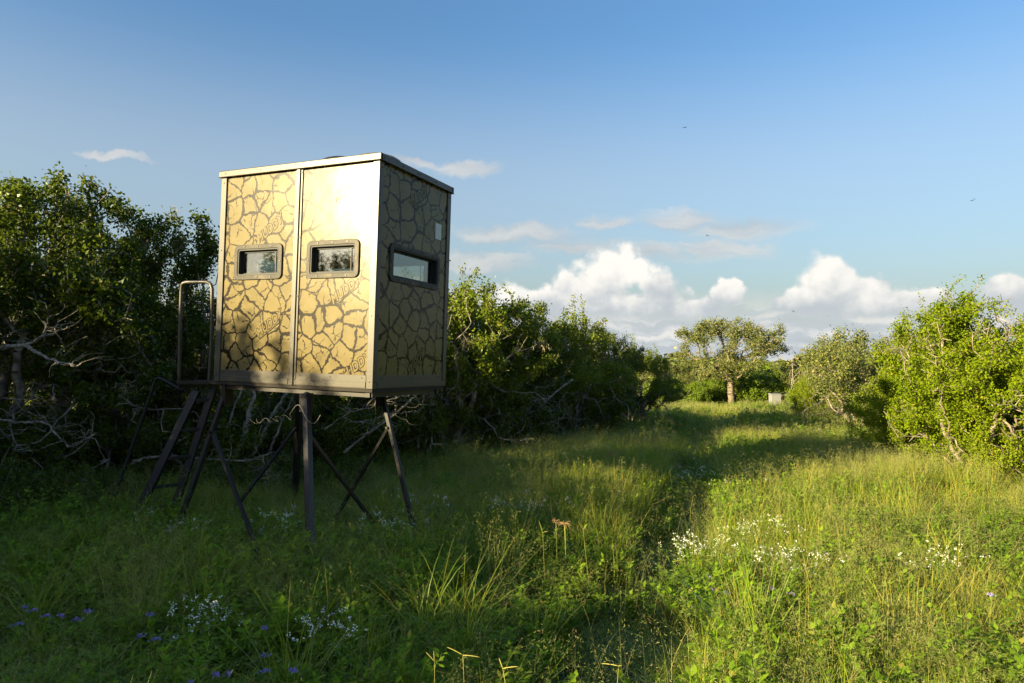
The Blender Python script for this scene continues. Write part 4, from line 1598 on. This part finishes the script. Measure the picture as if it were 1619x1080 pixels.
def tiles(step_, y0, y1, SRC, seed, jit):
    rng = np.random.default_rng(seed)
    flat, off = [], {}
    for k in SRC:
        off[k] = len(flat)
        flat += SRC[k]
    P_, Ro, Sc, Ix = [], [], [], []
    n = int(90 / step_)
    for i in range(-n, n + 1):
        for j in range(-n, n + 1):
            c = np.array([-0.62, 0.0]) + E1 * i * step_ + E2 * j * step_
            if i != 0:
                c = c + rng.uniform(-jit, jit, 2)
            x, y = c
            if not (y0 <= y < y1) or abs(x) > 0.86 * y + 2.2:
                continue
            a, b = float(vnoise(np.array(x), np.array(y), 1.9, 8)), rng.uniform()
            if i == 0 and y < 26:
                k = 'P'
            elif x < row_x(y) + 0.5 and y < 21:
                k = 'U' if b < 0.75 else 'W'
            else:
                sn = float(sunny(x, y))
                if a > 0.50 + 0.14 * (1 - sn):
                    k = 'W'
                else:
                    k = 'Y' if b < 0.08 + 0.82 * sn else 'G'  # yellow straw grass, weighted to the sunlit side to brighten it by colour
            P_.append((x, y, float(ground_h(x, y)) - 0.015))
            rz = -0.3143 + (rng.integers(0, 2) * math.pi if k == 'P' else rng.integers(0, 4) * math.pi / 2 + rng.normal(0, .06))
            Ro.append((0, 0, rz))
            hs = 0.62 + 0.80 * float(vnoise(np.array(x), np.array(y), 1.7, 3)) + rng.uniform(-.10, .10)
            Sc.append((1.0, 1.0, hs if k != 'P' else 0.95))
            Ix.append(off[k] + rng.integers(0, len(SRC[k])))
    return P_, Ro, Sc, Ix, flat


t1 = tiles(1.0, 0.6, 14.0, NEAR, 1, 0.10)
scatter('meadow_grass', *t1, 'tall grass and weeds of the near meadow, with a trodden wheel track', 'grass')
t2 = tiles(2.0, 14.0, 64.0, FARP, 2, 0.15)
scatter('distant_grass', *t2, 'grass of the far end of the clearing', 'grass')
# loose clumps that break up the sward
rng = np.random.default_rng(78)
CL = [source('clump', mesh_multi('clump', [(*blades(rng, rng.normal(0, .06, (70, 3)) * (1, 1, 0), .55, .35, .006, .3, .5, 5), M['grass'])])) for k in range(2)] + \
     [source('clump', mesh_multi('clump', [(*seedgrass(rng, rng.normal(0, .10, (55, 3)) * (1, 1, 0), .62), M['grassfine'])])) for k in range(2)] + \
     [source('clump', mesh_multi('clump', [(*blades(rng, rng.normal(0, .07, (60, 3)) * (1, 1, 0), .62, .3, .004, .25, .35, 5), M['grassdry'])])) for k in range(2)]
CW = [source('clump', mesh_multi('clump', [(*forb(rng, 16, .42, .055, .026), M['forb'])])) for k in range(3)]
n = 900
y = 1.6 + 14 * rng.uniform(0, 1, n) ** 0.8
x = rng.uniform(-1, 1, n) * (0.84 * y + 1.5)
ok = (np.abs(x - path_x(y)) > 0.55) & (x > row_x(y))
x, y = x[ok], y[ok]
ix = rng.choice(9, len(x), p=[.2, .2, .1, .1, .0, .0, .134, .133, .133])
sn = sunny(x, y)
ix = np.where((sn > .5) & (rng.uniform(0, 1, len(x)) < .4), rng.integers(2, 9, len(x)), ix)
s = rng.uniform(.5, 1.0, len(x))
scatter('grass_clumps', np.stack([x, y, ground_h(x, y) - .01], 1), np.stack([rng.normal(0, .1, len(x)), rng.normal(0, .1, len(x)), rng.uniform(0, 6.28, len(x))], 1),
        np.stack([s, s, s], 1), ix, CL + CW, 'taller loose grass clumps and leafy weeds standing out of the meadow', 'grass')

# low far-off scrub out to the horizon
FAR = [source('far_scrub', make_tree('far_scrub%d' % k, 70 + k, 2.6, 2.0, 0.1, 4, .05, 14, .7, 260, (0.30, 0.20), 2600, step=.3, kill=.4, leafm=lm, jit=.16, tipr=.02)['crown']) for k, lm in ((0, 'leafO'), (1, 'leafL'), (2, 'leafS'))]
rng = np.random.default_rng(9)
NF = 3600
fy = 44 + (700 - 44) * rng.uniform(0, 1, NF) ** 1.8
fx = rng.uniform(-1, 1, NF) * (0.9 * fy + 10)
s = rng.uniform(.75, 1.15, NF) * (1 + 0.3 * sstep(fy, 100, 400))
scatter('far_woodland', np.stack([fx, fy, ground_h(fx, fy)], 1), np.stack([0 * fx, 0 * fx, rng.uniform(0, 6.28, NF)], 1), np.stack([s * 1.3, s * 1.3, s], 1),
        rng.choice(3, NF, p=[.55, .25, .2]), FAR, 'distant scrub woodland reaching to the horizon', 'woodland')
# ------------------------------------------------------------------ small things
def gpt(u, v, lift=0.0):
    """ground point seen at a photo pixel, for something whose visible spot is lift metres above ground"""
    r_ = ray(u, v)
    z = lift
    for _ in range(4):
        t_ = (z - CAM_H) / r_[2]
        p = CAMP + r_ * t_
        z = float(ground_h(p[0], p[1])) + lift
    return p[0], p[1]


def limb(name, label, cat, lines, mat, twigs, seed, cat_group=None):
    """dead limb: hand-laid main lines plus forking twigs"""
    rng = np.random.default_rng(seed)
    org = np.asarray(lines[0][0][0], float)
    root = empty(name, org)
    tag(root, label, cat, cat_group)
    for k, (pts, r0, r1) in enumerate(lines):
        q = bezier_pts(pts, 6, 0.007, rng)
        rad = list(np.linspace(r0 * .72, r1 * .55, len(q)) * (1 + 0.18 * rng.normal(0, 1, len(q)).clip(-1.5, 1.5)))
        mb = MB(org)
        mb.tube(q, rad, 7)
        mb.build('limb', M[mat], root, smooth=True)
        if twigs:
            tw = MB(org)
            for j in range(twigs):
                i = rng.integers(len(q) // 3, len(q))
                d = rng.normal(0, 1, 3)
                d[2] = abs(d[2]) * .4 - .15
                d /= np.linalg.norm(d)
                p = q[i]
                line = [p]
                for m_ in range(rng.integers(3, 7)):
                    d = d + rng.normal(0, .45, 3)
                    d /= np.linalg.norm(d)
                    p = p + d * rng.uniform(.05, .10)
                    line.append(p)
                tw.tube(line, list(np.linspace(.006, .002, len(line))), 4)
            tw.build('twigs', M[mat], root, smooth=True)
    return root


limb('dead_limb', 'pale lichened dead limb reaching in from the left edge at mid height', 'branch',
     [([at(-60, 566, 7.4), at(-10, 552, 7.35), at(40, 546, 7.3), at(62, 535, 7.3), at(95, 521, 7.35)], .036, .020),
      ([at(38, 546, 7.3), at(62, 560, 7.2), at(90, 571, 7.15), at(121, 579, 7.1)], .030, .024),
      ([at(70, 532, 7.3), at(72, 518, 7.3), at(77, 503, 7.35)], .018, .010)], 'lichen', 7, 3)
limb('dead_limb', 'lichened dead limb drooping low at the left, below the other one', 'branch',
     [([at(-40, 662, 7.6), at(5, 664, 7.5), at(40, 668, 7.45), at(70, 668, 7.4), at(92, 690, 7.35), at(112, 706, 7.3), at(132, 696, 7.3), at(152, 684, 7.3)], .020, .010)], 'lichen', 16, 4)
limb('dead_limb', 'thin curved dead stick at the left edge above the drooping limb', 'branch',
     [([at(-30, 640, 7.6), at(5, 629, 7.5), at(35, 632, 7.5), at(57, 623, 7.5)], .013, .008)], 'lichen', 5, 5)
limb('fallen_branch', 'long pale fallen branch lying behind the ladder', 'branch',
     [([at(208, 732, 8.0), at(232, 724, 8.1), at(270, 723, 8.1), at(330, 726, 8.2), at(385, 728, 8.25), at(425, 718, 8.3)], .026, .014),
      ([at(415, 720, 8.3), at(421, 745, 8.2), at(424, 765, 8.1)], .012, .006)], 'lichen', 9, 6)
limb('dead_limb', 'forked bare branches hanging low from the row right of the blind', 'branch',
     [([at(905, 600, 12.9), at(878, 620, 12.6), at(862, 636, 12.4), at(845, 655, 12.3), at(826, 664, 12.2)], .030, .010),
      ([at(868, 630, 12.5), at(850, 632, 12.3), at(838, 645, 12.2), at(830, 660, 12.1)], .018, .007),
      ([at(845, 655, 12.3), at(862, 668, 12.1), at(885, 662, 12.0)], .014, .005),
      ([at(830, 660, 12.2), at(835, 680, 12.0), at(842, 698, 11.9)], .012, .005)], 'lichen', 14, 7)
limb('leaning_trunk', 'pale leaning bare trunk seen under the left half of the blind', 'branch',
     [([at(372, 722, 8.75), at(386, 690, 8.8), at(392, 660, 8.85), at(400, 630, 8.9), at(402, 600, 9.0)], .050, .036)], 'dead', 5, 8)
limb('leaning_trunk', 'second pale leaning trunk under the blind, right of the first', 'branch',
     [([at(398, 722, 9.0), at(415, 690, 9.05), at(428, 660, 9.1), at(448, 630, 9.2), at(462, 605, 9.3)], .034, .024)], 'dead', 5, 9)
limb('leaning_trunk', 'crooked bare trunk slanting behind the blind, between its middle and right legs', 'branch',
     [([at(545, 715, 9.3), at(575, 690, 9.3), at(605, 670, 9.3), at(640, 640, 9.4), at(672, 612, 9.5)], .030, .014)], 'dead', 12, 10)


limb('leaning_trunk', 'thin pale trunk under the blind just left of its left brace', 'branch',
     [([at(352, 720, 8.8), at(358, 690, 8.8), at(366, 655, 8.9), at(380, 622, 9.0), at(388, 602, 9.1)], .026, .018)], 'dead', 4, 11)
limb('leaning_trunk', 'slim bare trunk between the far leg and the middle leg of the blind', 'branch',
     [([at(424, 716, 9.2), at(440, 680, 9.2), at(452, 650, 9.3), at(470, 612, 9.4)], .024, .016)], 'dead', 4, 12)
limb('dead_limb', 'web of thin bare twigs behind the right leg of the blind', 'branch',
     [([at(512, 680, 9.4), at(548, 655, 9.3), at(590, 640, 9.3), at(640, 610, 9.4)], .016, .006),
      ([at(540, 660, 9.3), at(570, 668, 9.2), at(612, 655, 9.2), at(655, 650, 9.3)], .012, .005),
      ([at(600, 636, 9.3), at(640, 625, 9.3), at(690, 605, 9.5)], .012, .005)], 'lichen', 16, 13)


def flower_bush(u, v, label, n, spread, seed, lift=0.34, petal='white', hgt=0.40):
    """clump of thin branching stems topped by small clusters of white florets"""
    rng = np.random.default_rng(seed)
    x, y = gpt(u, v, lift)
    g = float(ground_h(x, y))
    root = empty('white_wildflower', (x, y, g))
    tag(root, label, 'wildflower', 'white wildflower clumps')
    st, hd = MB(), []
    for k in range(n):
        tip = np.array([rng.normal(0, spread), rng.normal(0, spread * .7), hgt * rng.uniform(.72, 1.08)])
        foot = tip * np.array([.3, .3, 0])
        mid = (tip + foot) / 2 + rng.normal(0, .02, 3)
        st.tube([foot, mid, tip], [.0026, .002, .0012], 4, False)
        for j in range(rng.integers(2, 5)):
            e = tip + rng.normal(0, .022, 3)
            st.tube([tip - (0, 0, .03), e], [.0011, .0008], 3, False)
            hd.append(e)
    st.build('stems', M['forb'], root)
    C = np.repeat(np.array(hd), 6, 0) + rng.normal(0, .0062, (len(hd) * 6, 3))
    V, Fq = leaves(rng, C, .0095, .0075, 1.2)
    link('blossoms', mesh_np('blossoms', V, Fq, M[petal]), root)
    Lc = np.stack([rng.normal(0, spread, n * 14), rng.normal(0, spread * .7, n * 14), rng.uniform(.08, hgt * .8, n * 14)], 1)
    V, Fq = leaves(rng, Lc, .04, .012, .8)
    link('foliage', mesh_np('foliage', V, Fq, M['forb']), root)


for a in ((332, 968, 'white wildflower clump in shaded grass at lower left, left of the blind legs', 20, .17, 1),
          (528, 1000, 'white wildflower clump in shaded grass straight below the middle leg', 14, .14, 2),
          (272, 832, 'white wildflowers below the ladder foot', 16, .16, 3),
          (432, 828, 'white wildflowers between the left brace and the middle leg', 22, .15, 4),
          (838, 800, 'pale white wildflower patch in shade right of the blind', 30, .26, 5),
          (668, 797, 'white wildflowers just right of the right-hand leg', 20, .18, 6),
          (612, 822, 'white wildflowers left of the right-hand leg foot', 18, .14, 15),
          (1100, 862, 'bright white wildflower clump at the left edge of the sunlit grass', 34, .15, 7),
          (1212, 838, 'sunlit white wildflowers behind the bright leafy weeds', 26, .17, 8),
          (1252, 888, 'dense sunlit white wildflower clump above the leafy weeds', 40, .14, 9),
          (1122, 748, 'white wildflower patch where the wheel track enters the shade band', 40, .34, 10),
          (1362, 716, 'white wildflower patch in the sunlit strip before the right-hand thicket', 50, .45, 11),
          (925, 714, 'small row of white flower spikes in mid-meadow shade', 18, .28, 12),
          (1205, 676, 'white flower patch far down the clearing', 40, .45, 13),
          (1478, 886, 'few sunlit white wildflowers in the yellow grass at right', 18, .14, 14)):
    flower_bush(*a)

# purple wildflowers
rng = np.random.default_rng(3)
me_ps = MB()
me_ps.tube([(0, 0, 0), (.01, .0, .15), (.0, .01, .30)], [.002, .0018, .0014], 4, False)
stem0 = me_ps.build('stem', M['forb'])
V, Fq = leaves(rng, rng.normal(0, .0085, (22, 3)) * (1, 1, .6) + (0, .01, .305), .015, .010, .8)
blo_me = mesh_np('blossom', V, Fq, M['purple'])
first = True
for grp, lab, spots in (('purple flowers at lower left', 'small purple wildflower in the shaded grass at lower left', ((42, 958), (52, 963), (75, 967), (124, 972), (138, 968), (100, 974), (236, 966), (26, 985))),
                        ('purple flowers at bottom centre-left', 'small purple wildflower near the bottom edge, below the blind', ((225, 998), (244, 1006), (338, 1063), (357, 1066), (297, 1072), (416, 1057), (461, 1063), (421, 1033), (415, 990))),
                        ('purple flowers in the sun', 'small purple wildflower among the sunlit leafy weeds', ((1131, 926), (1150, 938), (1219, 929), (1252, 935), (1119, 910), (1565, 940)))):
    ORD = ('leftmost', 'second from the left', 'third from the left', 'fourth from the left', 'fifth from the left', 'sixth from the left', 'seventh from the left', 'eighth from the left', 'ninth from the left')
    for k_, (u, v) in enumerate(sorted(spots)):
        x, y = gpt(u, v, 0.32)
        r_ = empty('purple_wildflower', (x, y, float(ground_h(x, y))), rng.uniform(0, 6.28), (1, 1, rng.uniform(.95, 1.08)))
        tag(r_, lab + ', ' + (ORD[k_] if k_ + 1 < len(spots) else 'rightmost'), 'wildflower', grp)
        if first:
            stem0.parent = r_
            first = False
        else:
            c = stem0.copy()
            COL.objects.link(c)
            c.parent = r_
        link('blossom', blo_me, r_)


def stalk(name, label, u, v, arms, hgt, mat, seed, cat='grass stalk', r0=.0014):
    """tall grass culm ending in spike arms"""
    rng = np.random.default_rng(seed)
    x, y = gpt(u, v, hgt)
    root = empty(name, (x, y, float(ground_h(x, y))))
    tag(root, label, cat)
    mb = MB()
    lean = rng.normal(0, .05, 2)
    top = np.array([0, 0, hgt])
    mb.tube([(lean[0], lean[1], 0), (lean[0] * .5, lean[1] * .5, hgt * .5), top], [r0 * 1.2, r0, r0 * .8], 5)
    mb.build('culm', M[mat], root, smooth=True)
    for dx, dz, L in arms:
        d = np.array([dx, rng.normal(0, .2), dz])
        d /= np.linalg.norm(d)
        sp = MB()
        pts = [top + d * L * s + np.array([0, 0, -.12 * L * s * s]) for s in np.linspace(0, 1, 7)]
        sp.tube(pts, [r0, r0 * 1.7, r0 * 1.5, r0 * 1.8, r0 * 1.5, r0 * 1.3, r0 * .5], 5)
        sp.build('seed_spike', M[mat], root, smooth=True)


stalk('grass_stalk', 'forked yellow grass stalk at the bottom edge, the tallest of three', 732, 1036, ((-1, .6, .085), (1, .12, .085)), .42, 'straw', 1)
stalk('grass_stalk', 'yellow grass stalk left of the tallest forked one at the bottom edge', 687, 1046, ((-.6, .8, .06), (.0, 1, .075)), .48, 'straw', 2)
stalk('grass_stalk', 'forked yellow grass stalk right of the tallest one at the bottom edge', 795, 1057, ((-.35, 1, .05), (1, .3, .07)), .50, 'straw', 3)
stalk('grass_stalk', 'single bent yellow grass stalk at the bottom edge beside the wheel track', 978, 1053, ((-1, .12, .08), (.6, .1, .02)), .45, 'straw', 4)
for k, (u, v) in enumerate(((651, 848), (772, 858), (790, 852), (858, 842), (922, 838))):
    stalk('grass_stalk', 'straw-coloured grass stalk right of the blind, ' + ('leftmost of five', 'second of five from the left', 'middle one of five', 'fourth of five, left of the rusty seed heads', 'rightmost of five, right of the rusty seed heads')[k], u, v, [((-.5, 1, .09), (.5, .9, .07)), ((.2, 1, .12),), ((-.7, .5, .07),), ((-.3, 1, .10), (.8, .4, .05))][k % 4], .46 + .03 * (k % 5), 'straw', 20 + k, r0=.0009)
for o in SC.objects:
    if o.get('label', '').startswith('straw-coloured grass stalk'):
        o['group'] = 'straw-coloured stalks'


def seed_star(u, v, label, r_, seed):
    rng = np.random.default_rng(seed)
    h = .55
    x, y = gpt(u, v, h)
    root = empty('seed_head', (x, y, float(ground_h(x, y))))
    tag(root, label, 'seed head')
    mb = MB()
    mb.tube([(.02, 0, 0), (.01, 0, h * .5), (0, 0, h)], [.004, .0035, .003], 5)
    mb.build('culm', M['straw'], root, smooth=True)
    sp = MB()
    for k in range(26):
        d = rng.normal(0, 1, 3)
        d[2] = d[2] * .35 - .05
        d /= np.linalg.norm(d)
        c = np.array([0, 0, h])
        sp.tube([c, c + d * r_ * .6 + (0, 0, .01), c + d * r_], [.0014, .0017, .0007], 4, False)
    sp.build('spikelets', M['rust'], root)


seed_star(893, 829, 'larger rust-coloured starry seed head on a tall stem in mid-meadow', .055, 1)
seed_star(879, 825, 'smaller rust-coloured seed head just left of the larger one', .036, 2)
seed_star(970, 718, 'tan seed head of a tall sedge in the middle distance', .10, 3)


# tall broad-bladed clump and the leafy plant in the near right foreground
def thing_mesh(name, label, cat, u, v, lift, parts):
    x, y = gpt(u, v, lift)
    root = empty(name, (x, y, float(ground_h(x, y))))
    tag(root, label, cat)
    for nm, V, Fq, mat in parts:
        link(nm, mesh_np(nm, V, Fq, M[mat]), root)


rng = np.random.default_rng(15)
bl = blades(rng, rng.normal(0, .05, (46, 3)) * (1, 1, 0), .62, .25, .011, .35, .35, 6)
sp = blades(rng, rng.normal(0, .05, (7, 3)) * (1, 1, 0), .68, .15, .006, .30, .12, 5)
thing_mesh('sword_grass', 'coarse upright yellow-green grass clump with sword blades in the near right foreground', 'grass clump', 1185, 985, .30, [('blades', *bl, 'forb'), ('flower_spikes', *sp, 'grassfine')])
def leafy_mass(rng, n, rad, h):
    ps = []
    for k in range(n):
        v, f = forb(rng, 9, h * rng.uniform(.75, 1.15), .058, .029)
        an, r_ = rng.uniform(0, 6.28), rad * math.sqrt(rng.uniform(0, 1))
        ps.append((v + np.array([r_ * math.cos(an), r_ * math.sin(an), 0]), f))
    return join_vf(ps)


thing_mesh('leafy_plant', 'bright leafy weed mass in the middle of the sunlit foreground, right of the sword grass', 'plant', 1300, 990, .28, [('foliage', *leafy_mass(rng, 16, .42, .36), 'forb')])
thing_mesh('leafy_plant', 'leafy weeds in sun right of the white flower clumps', 'plant', 1370, 900, .28, [('foliage', *leafy_mass(rng, 14, .5, .34), 'forb')])
thing_mesh('leafy_plant', 'bright leafy plant at the bottom edge right of the wheel track', 'plant', 1195, 1062, .32, [('foliage', *leafy_mass(rng, 6, .18, .40), 'forb')])
thing_mesh('leafy_plant', 'low bright leafy plant mass below the sunlit white flowers', 'plant', 1160, 912, .30, [('foliage', *leafy_mass(rng, 20, .40, .38), 'forb')])
thing_mesh('leafy_plant', 'leafy plant in the lower right corner', 'plant', 1560, 1045, .30, [('foliage', *leafy_mass(rng, 12, .40, .36), 'forb')])
thing_mesh('leafy_plant', 'tall thin leafy weed standing in the shaded mid-meadow', 'plant', 1025, 680, .5, [('foliage', *forb(rng, 5, .8, .07, .025), 'grassfine')])

# pale box under the far trees
bx = at(1225, 645, 31.5)
gb = float(ground_h(bx[0], bx[1]))
box = empty('metal_box', (bx[0], bx[1], gb))
tag(box, 'pale grey metal box standing by the shrubs at the end of the clearing', 'box')
mb = MB()
mb.hexa([(-.22, -.18, .30), (.22, -.18, .30), (.22, .18, .30), (-.22, .18, .30), (-.22, -.18, .80), (.22, -.18, .80), (.22, .18, .80), (-.22, .18, .80)])
mb.build('cabinet', M['boxmetal'], box, bevel=.01)
mb = MB()
mb.hexa([(-.245, -.205, .802), (.245, -.205, .802), (.245, .205, .802), (-.245, .205, .802), (-.235, -.195, .83), (.235, -.195, .83), (.235, .195, .85), (-.235, .195, .85)])
mb.build('lid', M['boxmetal'], box)
for sx in (-.19, .19):
    for sy in (-.15, .15):
        mb = MB()
        mb.bar((sx, sy, -.05), (sx, sy, .30), .03)
        mb.build('leg', M['boxmetal'], box)


# dragonflies in the air
def dragonfly(u, v, y, rz, pitch, label):
    p = at(u, v, y)
    o = empty('dragonfly', p, rz)
    o.rotation_euler = (pitch, 0, rz)
    tag(o, label, 'insect', 'dragonflies over the clearing')
    mb = MB()
    mb.tube([(.012, 0, 0), (.006, 0, .001), (-.002, 0, .002), (-.012, 0, .001), (-.03, 0, 0), (-.045, 0, -.001)], [.003, .0042, .0045, .0022, .0018, .0012], 7)
    mb.build('body', M['insect'], o, smooth=True)
    for x0, sw in ((.004, .12), (-.006, -.12)):
        for s in (-1, 1):
            w = MB()
            w.add([(x0, s * .003, .004), (x0 + .006 + sw * .05, s * .02, .008), (x0 + .003 + sw * .1, s * .040, .009), (x0 - .006 + sw * .08, s * .036, .009), (x0 - .007, s * .015, .006)], [(0, 1, 2, 3, 4)])
            w.build('wing', M['wing'], o)


m_, t_, out_ = new_mat('wing_film')
_a, _b, _mx = t_.node('ShaderNodeBsdfTransparent'), t_.node('ShaderNodeBsdfGlossy'), t_.node('ShaderNodeMixShader')
_a.inputs[0].default_value = (.55, .55, .5, 1)
_b.inputs[1].default_value = .3
_mx.inputs[0].default_value = .2
t_.put(_mx.inputs[1], _a.outputs[0]); t_.put(_mx.inputs[2], _b.outputs[0]); t_.put(out_.inputs[0], _mx.outputs[0])
M['wing'] = m_
dragonfly(1083, 202, 9, .3, .2, 'dragonfly high in the blue sky above the clearing, the topmost')
dragonfly(1118, 373, 10, 2.8, .1, 'dragonfly before the thin streaky cloud over the left cumulus')
dragonfly(1255, 493, 10, .5, .5, 'dragonfly before the base of the right-hand cumulus, left one of two')
dragonfly(1310, 500, 12, 1.3, .3, 'dragonfly before the base of the right-hand cumulus, right one of two')
dragonfly(1538, 317, 9, .4, -.3, 'dragonfly in clear sky near the right edge')
